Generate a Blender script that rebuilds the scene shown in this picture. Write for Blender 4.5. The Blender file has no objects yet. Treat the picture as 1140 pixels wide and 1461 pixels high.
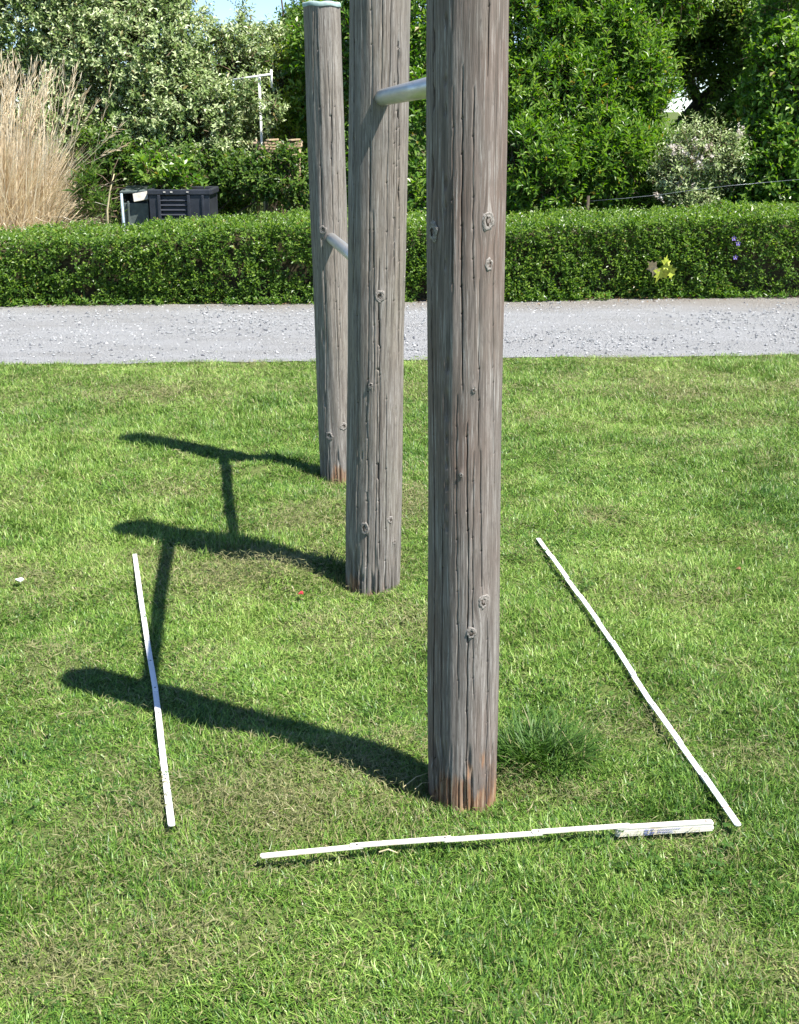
import bpy, bmesh, math, random
import numpy as np
from mathutils import Vector, Matrix

sc = bpy.context.scene
COL = sc.collection
R_ = math.radians
rng = np.random.default_rng(11)
random.seed(11)

# ------------------------------------------------------------------ camera
F_PX = 1750.0                      # focal length of the photograph in its own pixels (1140 x 1461)
PITCH = math.atan(0.187e-3 * F_PX)  # about 18.1 degrees down
EYE = 1.6
cam_d = bpy.data.cameras.new('camera')
cam_d.sensor_fit = 'VERTICAL'
cam_d.sensor_height = 36.0
cam_d.lens = 36.0 * F_PX / 1461.0
cam_d.clip_start = 0.05
cam_d.clip_end = 3000
cam = bpy.data.objects.new('camera', cam_d)
cam.location = (0, 0, EYE)
cam.rotation_euler = (math.pi / 2 - PITCH, 0, 0)
COL.objects.link(cam)
sc.camera = cam

# ------------------------------------------------------------------ sun and sky
SUN_EL = R_(58.8)
SUN_H = np.array([0.858, -0.514])
sun_dir = Vector((math.cos(SUN_EL) * SUN_H[0], math.cos(SUN_EL) * SUN_H[1], math.sin(SUN_EL)))
sun_d = bpy.data.lights.new('sun', 'SUN')
sun_d.energy = 5.0
sun_d.angle = R_(0.53)
sun_d.color = (1.0, 0.955, 0.88)
sun = bpy.data.objects.new('sun', sun_d)
sun.rotation_euler = sun_dir.to_track_quat('Z', 'Y').to_euler()
COL.objects.link(sun)
world = bpy.data.worlds.new('World')
sc.world = world
world.use_nodes = True
wn = world.node_tree
wn.nodes.clear()
sky = wn.nodes.new('ShaderNodeTexSky')
sky.sky_type = 'NISHITA'
sky.sun_disc = False
sky.sun_elevation = SUN_EL
sky.sun_rotation = math.atan2(SUN_H[0], SUN_H[1])
sky.air_density = 1.0
sky.altitude = 4000
sky.dust_density = 0.0
sky.ozone_density = 2.5
bg = wn.nodes.new('ShaderNodeBackground')
bg.inputs['Strength'].default_value = 0.10
wo = wn.nodes.new('ShaderNodeOutputWorld')
wn.links.new(sky.outputs[0], bg.inputs[0])
wn.links.new(bg.outputs[0], wo.inputs[0])
sc.view_settings.view_transform = 'Standard'
sc.view_settings.look = 'None'
sc.view_settings.gamma = 1.0
sc.view_settings.use_curve_mapping = False
sc.view_settings.exposure = 1.2
sc.render.engine = 'CYCLES'
sc.cycles.max_bounces = 8
sc.cycles.transparent_max_bounces = 8

# ------------------------------------------------------------------ helpers: where a pixel of the photograph lies
SP, CP = math.sin(PITCH), math.cos(PITCH)

def ray(px, py):
    u = (px - 570.0) / F_PX
    v = (py - 730.5) / F_PX
    return Vector((u, CP - v * SP, -SP - v * CP))

def on_ground(px, py, z=0.0):
    d = ray(px, py)
    t = (z - EYE) / d.z
    return Vector((d.x * t, d.y * t, z))

def at(px, py, dist):
    """the point seen at a pixel, DIST metres ahead"""
    d = ray(px, py)
    t = dist / d.y
    return Vector((d.x * t, dist, EYE + d.z * t))

# ------------------------------------------------------------------ helpers: objects
def link(o, parent=None):
    COL.objects.link(o)
    if parent is not None:
        o.parent = parent
    return o

def tag(o, label=None, cat=None, group=None, kind=None):
    if label: o['label'] = label
    if cat: o['category'] = cat
    if group: o['group'] = group
    if kind: o['kind'] = kind
    return o

def thing(name, label, cat, loc=(0, 0, 0), rotz=0.0, group=None):
    o = bpy.data.objects.new(name, None)
    o.empty_display_size = 0.1
    link(o)
    o.location = loc
    o.rotation_euler = (0, 0, rotz)
    return tag(o, label, cat, group)

def mesh_tris(name, v, t, mat, parent=None, tint=None, smooth=False, loc=None):
    v = np.ascontiguousarray(v, dtype=np.float32).reshape(-1, 3)
    t = np.ascontiguousarray(t, dtype=np.int32).reshape(-1, 3)
    if loc is not None:
        v = v - np.array(loc, dtype=np.float32)
    me = bpy.data.meshes.new(name)
    me.vertices.add(len(v))
    me.vertices.foreach_set('co', v.ravel())
    me.loops.add(len(t) * 3)
    me.loops.foreach_set('vertex_index', t.ravel())
    me.polygons.add(len(t))
    me.polygons.foreach_set('loop_start', np.arange(0, len(t) * 3, 3, dtype=np.int32))
    if tint is not None:
        a = me.attributes.new('tint', 'FLOAT_COLOR', 'POINT')
        c = np.ones((len(v), 4), dtype=np.float32)
        c[:, :tint.shape[1]] = tint
        a.data.foreach_set('color', c.ravel())
    me.update(calc_edges=True)
    me.polygons.foreach_set('use_smooth', np.full(len(t), smooth, dtype=bool))
    me.materials.append(mat)
    o = bpy.data.objects.new(name, me)
    link(o, parent)
    if loc is not None:
        o.location = loc
    return o

def quads_to_tris(q):
    q = np.asarray(q).reshape(-1, 4)
    return np.concatenate([q[:, [0, 1, 2]], q[:, [0, 2, 3]]])

def obj_bm(name, bm, mat, parent=None, smooth=False, angle=None):
    me = bpy.data.meshes.new(name)
    bm.normal_update()
    bm.to_mesh(me)
    bm.free()
    me.materials.append(mat)
    if smooth:
        for p in me.polygons: p.use_smooth = True
    o = bpy.data.objects.new(name, me)
    return link(o, parent)

def bm_box(bm, size, center=(0, 0, 0), rot=None, bevel=0.0):
    m = Matrix.Translation(Vector(center))
    if rot is not None: m = m @ rot
    m = m @ Matrix.Diagonal((*size, 1.0))
    r = bmesh.ops.create_cube(bm, size=1.0, matrix=m)
    if bevel > 0:
        es = list({e for v in r['verts'] for e in v.link_edges})
        bmesh.ops.bevel(bm, geom=es, offset=bevel, segments=2, affect='EDGES', profile=0.6)

def tube(bm, pts, radii, seg=8, cap=True):
    pts = [Vector(p) for p in pts]
    rings = []
    ref = None
    for i, p in enumerate(pts):
        d = (pts[min(i + 1, len(pts) - 1)] - pts[max(i - 1, 0)]).normalized()
        if ref is None:
            ref = d.orthogonal().normalized()
        a = (ref - d * ref.dot(d)).normalized()
        ref = a
        b = d.cross(a)
        r = radii[i] if hasattr(radii, '__len__') else radii
        rings.append([bm.verts.new(p + (a * math.cos(k / seg * 2 * math.pi) + b * math.sin(k / seg * 2 * math.pi)) * r) for k in range(seg)])
    for i in range(len(rings) - 1):
        for k in range(seg):
            bm.faces.new((rings[i][k], rings[i][(k + 1) % seg], rings[i + 1][(k + 1) % seg], rings[i + 1][k]))
    if cap:
        bm.faces.new(list(reversed(rings[0])))
        bm.faces.new(rings[-1])

# value noise on the plane
_LAT = rng.random((64, 64)).astype(np.float32)

def vnoise(x, y, s=1.0, o=0.0):
    x = np.asarray(x) * s + 100.0 + o * 7.31
    y = np.asarray(y) * s + 100.0 + o * 3.77
    xi = np.floor(x).astype(int); yi = np.floor(y).astype(int)
    fx = x - xi; fy = y - yi
    fx = fx * fx * (3 - 2 * fx); fy = fy * fy * (3 - 2 * fy)
    g = lambda i, j: _LAT[(i + int(o * 13)) % 64, j % 64]
    return (g(xi, yi) * (1 - fx) + g(xi + 1, yi) * fx) * (1 - fy) + (g(xi, yi + 1) * (1 - fx) + g(xi + 1, yi + 1) * fx) * fy

def gauss(x, y, cx, cy, rx, ry=None):
    ry = ry or rx
    return np.exp(-(((x - cx) / rx) ** 2 + ((y - cy) / ry) ** 2))

# ------------------------------------------------------------------ helpers: materials
def new_mat(name):
    m = bpy.data.materials.new(name)
    m.use_nodes = True
    nt = m.node_tree
    nt.nodes.clear()
    out = nt.nodes.new('ShaderNodeOutputMaterial')
    return m, nt, out

def N(nt, typ, **kw):
    n = nt.nodes.new(typ)
    for k, v in kw.items():
        if k.startswith('i_'):
            n.inputs[k[2:].replace('_', ' ')].default_value = v
        else:
            setattr(n, k, v)
    return n

def ramp(nt, src, stops, interp='LINEAR'):
    r = nt.nodes.new('ShaderNodeValToRGB')
    r.color_ramp.interpolation = interp
    while len(r.color_ramp.elements) < len(stops):
        r.color_ramp.elements.new(0.5)
    for e, (p, c) in zip(r.color_ramp.elements, stops):
        e.position = p
        e.color = (*c, 1.0) if hasattr(c, '__len__') else (c, c, c, 1.0)
    nt.links.new(src, r.inputs[0])
    return r.outputs[0]

def noise(nt, vec, scale, detail=3, rough=0.55):
    n = N(nt, 'ShaderNodeTexNoise')
    n.inputs['Scale'].default_value = scale
    n.inputs['Detail'].default_value = detail
    n.inputs['Roughness'].default_value = rough
    if vec is not None: nt.links.new(vec, n.inputs['Vector'])
    return n.outputs[0]

def stretch(nt, vec, s, loc=(0, 0, 0)):
    m = N(nt, 'ShaderNodeMapping')
    m.inputs['Scale'].default_value = s
    m.inputs['Location'].default_value = loc
    nt.links.new(vec, m.inputs['Vector'])
    return m.outputs[0]

def mix(nt, fac, a, b, blend='MIX'):
    m = N(nt, 'ShaderNodeMix', data_type='RGBA', blend_type=blend)
    for sock, val in ((m.inputs[0], fac), (m.inputs[6], a), (m.inputs[7], b)):
        if hasattr(val, 'is_output'):
            nt.links.new(val, sock)
        elif hasattr(val, '__len__'):
            sock.default_value = (*val, 1.0)
        else:
            sock.default_value = val
    return m.outputs[2]

def math_n(nt, op, a, b=None, clamp=False):
    m = N(nt, 'ShaderNodeMath', operation=op, use_clamp=clamp)
    for i, v in enumerate((a, b)):
        if v is None: continue
        if hasattr(v, 'is_output'): nt.links.new(v, m.inputs[i])
        else: m.inputs[i].default_value = v
    return m.outputs[0]

def principled(nt, out, color, rough=0.6, metal=0.0, spec=0.5, bump=None, bump_d=0.002, bump_s=1.0):
    p = N(nt, 'ShaderNodeBsdfPrincipled')
    if hasattr(color, 'is_output'): nt.links.new(color, p.inputs['Base Color'])
    else: p.inputs['Base Color'].default_value = (*color, 1.0)
    if hasattr(rough, 'is_output'): nt.links.new(rough, p.inputs['Roughness'])
    else: p.inputs['Roughness'].default_value = rough
    p.inputs['Metallic'].default_value = metal
    p.inputs['Specular IOR Level'].default_value = spec
    if bump is not None:
        b = N(nt, 'ShaderNodeBump')
        b.inputs['Distance'].default_value = bump_d
        b.inputs['Strength'].default_value = bump_s
        nt.links.new(bump, b.inputs['Height'])
        nt.links.new(b.outputs[0], p.inputs['Normal'])
    if out is not None: nt.links.new(p.outputs[0], out.inputs['Surface'])
    return p

def simple_mat(name, color, rough=0.6, metal=0.0, spec=0.5, var=0.25, scale=30.0, bump_d=0.0):
    m, nt, out = new_mat(name)
    tc = N(nt, 'ShaderNodeTexCoord')
    n = noise(nt, tc.outputs['Object'], scale, 4)
    lo = tuple(c * (1 - var) for c in color); hi = tuple(min(1, c * (1 + var)) for c in color)
    c = ramp(nt, n, [(0.3, lo), (0.7, hi)])
    principled(nt, out, c, rough, metal, spec, n if bump_d else None, bump_d)
    return m

def leaf_mat(name, stops, trans=0.35, rough=0.42, spec=0.4, dry=None):
    """colour from the per-leaf tint (R: hue within the stops, G: share of dry colour)"""
    m, nt, out = new_mat(name)
    at_ = N(nt, 'ShaderNodeAttribute', attribute_name='tint')
    sep = N(nt, 'ShaderNodeSeparateColor')
    nt.links.new(at_.outputs['Color'], sep.inputs[0])
    c = ramp(nt, sep.outputs[0], stops)
    if dry is not None:
        c = mix(nt, sep.outputs[1], c, dry)
    p = principled(nt, None, c, rough, 0.0, spec)
    tr = N(nt, 'ShaderNodeBsdfTranslucent')
    hs = N(nt, 'ShaderNodeHueSaturation')
    hs.inputs['Saturation'].default_value = 1.15
    hs.inputs['Value'].default_value = 1.25
    nt.links.new(c, hs.inputs['Color'])
    nt.links.new(hs.outputs[0], tr.inputs['Color'])
    ms = N(nt, 'ShaderNodeMixShader')
    ms.inputs[0].default_value = trans
    nt.links.new(p.outputs[0], ms.inputs[1])
    nt.links.new(tr.outputs[0], ms.inputs[2])
    nt.links.new(ms.outputs[0], out.inputs['Surface'])
    return m

# ================================================================== GROUND
POST_R = [(0.0828, 0.085), (0.0945, 0.0965), (0.0785, 0.0746)]     # radius at the foot and at the top
POST_B = []                                                         # feet of the three posts
for (px, py), (r0, r1) in zip(((660, 1157), (531.7, 852), (481.5, 692)), POST_R):
    yc = on_ground(px, py, -0.015).y + r0
    POST_B.append(Vector((at(px, py - 18, yc).x, yc, 0)))
# the path runs slightly askew
A_near = on_ground(20, 521); B_near = on_ground(1130, 507)
A_far = on_ground(20, 438); B_far = on_ground(1120, 425)

def edge_y(a, b, x):
    return a.y + (b.y - a.y) * (np.asarray(x) - a.x) / (b.x - a.x)

def near_edge(x): return edge_y(A_near, B_near, x)
def far_edge(x): return edge_y(A_far, B_far, x)

def ground_h(x, y):
    """height of the lawn: gentle unevenness, hollows trodden at the posts' feet, mown heaps"""
    x = np.asarray(x, dtype=float); y = np.asarray(y, dtype=float)
    h = (vnoise(x, y, 0.9, 1) - 0.5) * 0.05 + (vnoise(x, y, 3.1, 2) - 0.5) * 0.026 + (vnoise(x, y, 8.0, 3) - 0.5) * 0.012
    for b in POST_B:
        h = h - 0.02 * gauss(x, y, b.x, b.y, 0.2)
    h = h + 0.045 * gauss(x, y, -0.42, 4.12, 0.2, 0.13) + 0.03 * gauss(x, y, -0.24, 2.86, 0.22, 0.1)
    h = h + 0.03 * gauss(x, y, -0.6, 5.45, 0.16, 0.12)
    fade = np.clip((near_edge(x) - 0.02 - y) / 0.8, 0, 1)
    return h * fade

m_ground, nt, out = new_mat('lawn_soil')
tc = N(nt, 'ShaderNodeTexCoord')
n1 = noise(nt, tc.outputs['Object'], 1.3, 4)
n2 = noise(nt, tc.outputs['Object'], 90, 4)
c = mix(nt, ramp(nt, n2, [(0.35, 0.0), (0.7, 1.0)]), (0.055, 0.085, 0.02), (0.12, 0.16, 0.045))
c = mix(nt, ramp(nt, n1, [(0.4, 0.0), (0.65, 0.6)]), c, (0.14, 0.155, 0.06))
principled(nt, out, c, 0.95, 0, 0.1, n2, 0.01)

def build_ground():
    # fine sheet near the camera, coarse out to the horizon, in one mesh
    xs = np.unique(np.concatenate([[-1500, -500, -150, -50, -18, -8], np.arange(-4.5, 4.51, 0.05), [8, 18, 50, 150, 500, 1500]]))
    ys = np.unique(np.concatenate([[-1500, -300, -60, -10, -2], np.arange(0.0, 9.01, 0.05), np.arange(9.4, 30, 1.0), [40, 70, 150, 400, 800, 1500]]))
    X, Y = np.meshgrid(xs, ys)
    inside = (np.abs(X) <= 4.5) & (Y >= 0) & (Y <= 9)
    Z = np.where(inside, ground_h(X, Y), 0.0)
    v = np.stack([X, Y, Z], -1).reshape(-1, 3)
    nx, ny = len(xs), len(ys)
    i = np.arange((ny - 1) * (nx - 1)); a = (i // (nx - 1)) * nx + i % (nx - 1)
    q = np.stack([a, a + 1, a + nx + 1, a + nx], -1)
    o = mesh_tris('ground', v, quads_to_tris(q), m_ground, smooth=True)
    tag(o, 'soil and thatch under the lawn and garden', kind='structure')
build_ground()

# ---- gravel path
m_path, nt, out = new_mat('gravel')
tc = N(nt, 'ShaderNodeTexCoord')
ob = tc.outputs['Object']
nb = noise(nt, ob, 1.1, 4)
ns = noise(nt, stretch(nt, ob, (0.5, 3.2, 1)), 2.0, 4)
nf = noise(nt, ob, 140, 5, 0.7)
vo = N(nt, 'ShaderNodeTexVoronoi', feature='F1'); vo.inputs['Scale'].default_value = 75
nt.links.new(ob, vo.inputs['Vector'])
c = mix(nt, ramp(nt, nf, [(0.36, 0.0), (0.64, 1.0)]), (0.265, 0.268, 0.272), (0.55, 0.555, 0.56))
c = mix(nt, ramp(nt, ns, [(0.42, 0.0), (0.62, 0.55)]), c, (0.50, 0.51, 0.525))
c = mix(nt, ramp(nt, nb, [(0.5, 0.0), (0.75, 0.35)]), c, (0.30, 0.285, 0.26))
# dusty, leaf-stained verge along the hedge (object Y runs across the path)
sp_ = N(nt, 'ShaderNodeSeparateXYZ'); nt.links.new(ob, sp_.inputs[0])
ed = math_n(nt, 'ADD', sp_.outputs[1], math_n(nt, 'MULTIPLY', nb, 0.5))
c = mix(nt, ramp(nt, math_n(nt, 'MULTIPLY', math_n(nt, 'SUBTRACT', ed, 2.15), 1.5, True), [(0.0, 0.0), (0.9, 0.6)]), c, (0.31, 0.265, 0.215))
hgt = math_n(nt, 'ADD', math_n(nt, 'MULTIPLY', vo.outputs['Distance'], -0.6), nf)
principled(nt, out, c, 0.95, 0, 0.15, hgt, 0.03)

def build_path():
    xs = np.arange(-14, 14.01, 0.1)
    rows = []
    ang = math.atan2(B_near.y - A_near.y, B_near.x - A_near.x)
    n = 15
    for k in range(n):
        t = k / (n - 1)
        y = near_edge(xs) * (1 - t) + (far_edge(xs) + 0.35) * t
        if k == 0:
            y = y + (vnoise(xs, xs * 0, 4.0, 5) - 0.5) * 0.09 + (vnoise(xs, xs * 0, 14.0, 6) - 0.5) * 0.04
        z = 0.006 + 0.012 * math.sin(math.pi * t) + (vnoise(xs, y, 1.6, 4) - 0.5) * 0.012 * (0.3 + math.sin(math.pi * t))
        rows.append(np.stack([xs, y, np.broadcast_to(z, xs.shape)], -1))
    v = np.concatenate(rows)
    nx = len(xs)
    i = np.arange((n - 1) * (nx - 1)); a = (i // (nx - 1)) * nx + i % (nx - 1)
    q = np.stack([a, a + 1, a + nx + 1, a + nx], -1)
    v = v - np.array([0, (A_near.y + B_near.y) / 2, 0])
    o = mesh_tris('gravel_path', v, quads_to_tris(q), m_path, smooth=True)
    o.location = (0, (A_near.y + B_near.y) / 2, 0)
    tag(o, 'pale grey gravel path between the lawn and the hedge', kind='structure')
build_path()

# loose stones lying on the path
m_stone, nt, out = new_mat('loose_stone')
at_ = N(nt, 'ShaderNodeAttribute', attribute_name='tint')
sep = N(nt, 'ShaderNodeSeparateColor'); nt.links.new(at_.outputs['Color'], sep.inputs[0])
principled(nt, out, ramp(nt, sep.outputs[0], [(0.0, (0.10, 0.105, 0.12)), (0.2, (0.21, 0.22, 0.225)), (0.75, (0.33, 0.34, 0.345)), (1.0, (0.46, 0.46, 0.455))]), 0.85, 0, 0.2)

def build_stones(n=17000):
    x = rng.uniform(-5.5, 5.5, n)
    t = np.clip(rng.beta(1.5, 1.9, n), 0.02, 0.97)
    y = near_edge(x) * (1 - t) + far_edge(x) * t
    keep = vnoise(x, y, 1.7, 9) + rng.uniform(0, 0.6, n) > 0.5
    x, y, t = x[keep], y[keep], t[keep]
    n = len(x)
    s = 0.0035 + 0.0095 * rng.random(n) ** 3
    base = np.array([[1, 0, 0], [0, 1, 0], [-1, 0, 0], [0, -1, 0], [0, 0, 0.8], [0, 0, -0.6]])
    jit = rng.uniform(0.65, 1.25, (n, 6, 1))
    a = rng.uniform(0, 6.28, n)
    v = base[None] * jit * s[:, None, None] * rng.uniform(0.7, 1.4, (n, 1, 3))
    ca, sa = np.cos(a)[:, None], np.sin(a)[:, None]
    vx = v[..., 0] * ca - v[..., 1] * sa; vy = v[..., 0] * sa + v[..., 1] * ca
    z = 0.008 + 0.012 * np.sin(np.pi * t)
    v = np.stack([vx + x[:, None], vy + y[:, None], v[..., 2] + z[:, None] + s[:, None] * 0.2], -1)
    f = np.array([[0, 1, 4], [1, 2, 4], [2, 3, 4], [3, 0, 4], [1, 0, 5], [2, 1, 5], [3, 2, 5], [0, 3, 5]])
    t_ = (f[None] + (np.arange(n) * 6)[:, None, None])
    tint = np.repeat(np.stack([rng.random(n), rng.random(n)], -1), 6, 0)
    o = mesh_tris('loose_gravel', v, t_, m_stone, tint=tint)
    tag(o, 'small loose stones scattered on the grey path', kind='stuff')
build_stones()

# ================================================================== LAWN
m_grass = leaf_mat('grass_blade', [(0.0, (0.034, 0.088, 0.016)), (0.3, (0.062, 0.138, 0.022)), (0.65, (0.105, 0.19, 0.035)), (1.0, (0.19, 0.25, 0.065))],
                   trans=0.28, rough=0.5, spec=0.3, dry=(0.27, 0.24, 0.12))
m_clip = leaf_mat('mown_clipping', [(0.0, (0.10, 0.12, 0.04)), (0.4, (0.18, 0.19, 0.085)), (0.8, (0.26, 0.245, 0.125)), (1.0, (0.42, 0.37, 0.22))], trans=0.15, rough=0.7, spec=0.2)

# dry patches of the photograph
PATCH = [(380, 1150, .33, .14, 1.0), (250, 1165, .22, .12, .8), (540, 1120, .16, .1, .7), (330, 820, .3, .22, .75), (430, 750, .22, .2, .9), (580, 730, .12, .2, .9),
         (250, 700, .2, .2, .6), (862, 745, .11, .1, .9), (590, 900, .25, .15, .5), (905, 1040, .14, .1, .8), (970, 1200, .14, .06, .8), (100, 1390, .12, .08, .6),
         (1000, 560, .9, .35, .5), (620, 560, .6, .3, .45), (200, 560, .8, .35, .45), (732, 1112, .07, .05, 1.3), (800, 1130, .14, .06, .7), (60, 840, .3, .2, .5),
         (1070, 1080, .12, .1, .5), (900, 850, .2, .15, .35), (300, 1350, .2, .12, .4), (1060, 600, .25, .2, .4), (480, 680, .1, .12, .6), (320, 1240, .25, .08, .7)]
PATCH = [(on_ground(a, b), rx, ry, k) for a, b, rx, ry, k in PATCH]

def dryness(x, y):
    d = np.zeros_like(x)
    for p, rx, ry, k in PATCH:
        d = np.maximum(d, k * gauss(x, y, p.x, p.y, rx, ry))
    n = vnoise(x, y, 2.3, 21) * 0.5 + vnoise(x, y, 6.5, 22) * 0.5
    d = d * (0.55 + 0.9 * n) + np.clip((n - 0.52) * 1.6, 0, 0.5)
    far = np.clip((y - 6.0) / 2.5, 0, 1) * 0.18
    return np.clip(d + far, 0, 1)

def clear_of_posts(x, y, r=0.08):
    k = np.ones_like(x, dtype=bool)
    for b in POST_B:
        k &= (x - b.x) ** 2 + (y - b.y) ** 2 > r * r
    return k

def scatter(x0, x1, y0, y1, n, wedge=0.40):
    """random points, thinned to the strip of lawn that can be seen (with room for a step to the side)"""
    x = rng.uniform(x0, x1, n); y = rng.uniform(y0, y1, n)
    k = np.abs(x) < 0.45 + y * wedge
    return x[k], y[k]

def blades(x, y, h, w, lean, az, curl, tint, levels=3):
    """one strip mesh of grass blades: LEVELS cross-sections and a tip"""
    n = len(x)
    z = ground_h(x, y)
    ts = np.linspace(0, 1, levels + 1)
    ca, sa = np.cos(az), np.sin(az)
    wa = az + np.pi / 2 + rng.normal(0, 0.5, n)
    wx, wy = np.cos(wa), np.sin(wa)
    cols = []
    for i, t in enumerate(ts):
        ang = lean + curl * t
        r = h * t * np.sin(np.clip(lean + curl * t * 0.6, -1.6, 1.75))
        zz = h * t * np.cos(np.clip(lean + curl * t * 0.6, -1.6, 1.75))
        p = np.stack([x + ca * r, y + sa * r, z - 0.004 + zz], -1)
        if i < levels:
            ww = (w * (1 - 0.55 * t) * 0.5)[:, None]
            s = np.stack([wx, wy, np.zeros(n)], -1) * ww
            cols += [p - s, p + s]
        else:
            cols.append(p)
    v = np.stack(cols, 1)
    m = v.shape[1]
    f = []
    for i in range(levels - 1):
        a = 2 * i
        f += [[a, a + 1, a + 3], [a, a + 3, a + 2]]
    f.append([2 * levels - 2, 2 * levels - 1, 2 * levels])
    f = np.array(f)
    tris = f[None] + (np.arange(n) * m)[:, None, None]
    return v.reshape(-1, 3), tris.reshape(-1, 3), np.repeat(tint, m, 0)

def join(parts):
    V, T, C, o = [], [], [], 0
    for v, t, c in parts:
        V.append(v); T.append(t + o); C.append(c); o += len(v)
    return np.concatenate(V), np.concatenate(T), np.concatenate(C)

# tufts of blades, set out over the lawn by geometry nodes (no one could count them)
m_turf, nt, out = new_mat('lawn_blade')
ab = N(nt, 'ShaderNodeAttribute', attribute_name='tint')
ai = N(nt, 'ShaderNodeAttribute', attribute_name='patch', attribute_type='INSTANCER')
sb = N(nt, 'ShaderNodeSeparateColor'); nt.links.new(ab.outputs['Color'], sb.inputs[0])
si = N(nt, 'ShaderNodeSeparateColor'); nt.links.new(ai.outputs['Color'], si.inputs[0])
hue = math_n(nt, 'ADD', sb.outputs[0], math_n(nt, 'SUBTRACT', si.outputs[0], 0.5), True)
c = ramp(nt, hue, [(0.0, (0.042, 0.110, 0.016)), (0.3, (0.108, 0.224, 0.027)), (0.62, (0.212, 0.350, 0.056)), (1.0, (0.40, 0.50, 0.15))])
isdry = math_n(nt, 'LESS_THAN', sb.outputs[1], si.outputs[1])
c = mix(nt, math_n(nt, 'MULTIPLY', isdry, 0.85), c, mix(nt, sb.outputs[2], (0.19, 0.19, 0.085), (0.42, 0.36, 0.19)))
p = principled(nt, None, c, 0.42, 0.0, 0.4)
tr = N(nt, 'ShaderNodeBsdfTranslucent'); nt.links.new(c, tr.inputs['Color'])
ms = N(nt, 'ShaderNodeMixShader'); ms.inputs[0].default_value = 0.2
nt.links.new(p.outputs[0], ms.inputs[1]); nt.links.new(tr.outputs[0], ms.inputs[2]); nt.links.new(ms.outputs[0], out.inputs['Surface'])

def turf_mesh(k):
    n = 40
    r = 0.042 * np.sqrt(rng.random(n)) * rng.uniform(0.6, 1.25, n)
    a = rng.uniform(0, 6.283, n)
    x, y = np.cos(a) * r, np.sin(a) * r
    az = np.where(rng.random(n) < 0.6, rng.normal(0.0, 0.9, n), rng.uniform(0, 6.283, n))
    h = rng.uniform(0.014, 0.044, n) * (1.0 if k % 4 else 1.25)
    lean = np.abs(rng.normal(0.5, 0.36, n)); curl = rng.uniform(0.1, 1.5, n)
    hu = np.clip(0.43 + rng.normal(0, 0.26, n) + rng.normal(0, 0.06), 0, 1)
    z0 = ground_h
    tint = np.stack([hu, rng.random(n), rng.random(n)], -1)
    v, t, c = blades(x, y, h, 0.0034 * rng.uniform(0.55, 1.35, n), lean, az, curl, tint, 2)
    v[:, 2] -= np.repeat(ground_h(x, y), 5)
    me_o = mesh_tris('turf_tuft', v, t, m_turf, tint=c)
    COL.objects.unlink(me_o)
    return me_o
TURF = bpy.data.collections.new('turf_tufts')
for k in range(24):
    TURF.objects.link(turf_mesh(k))

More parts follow.
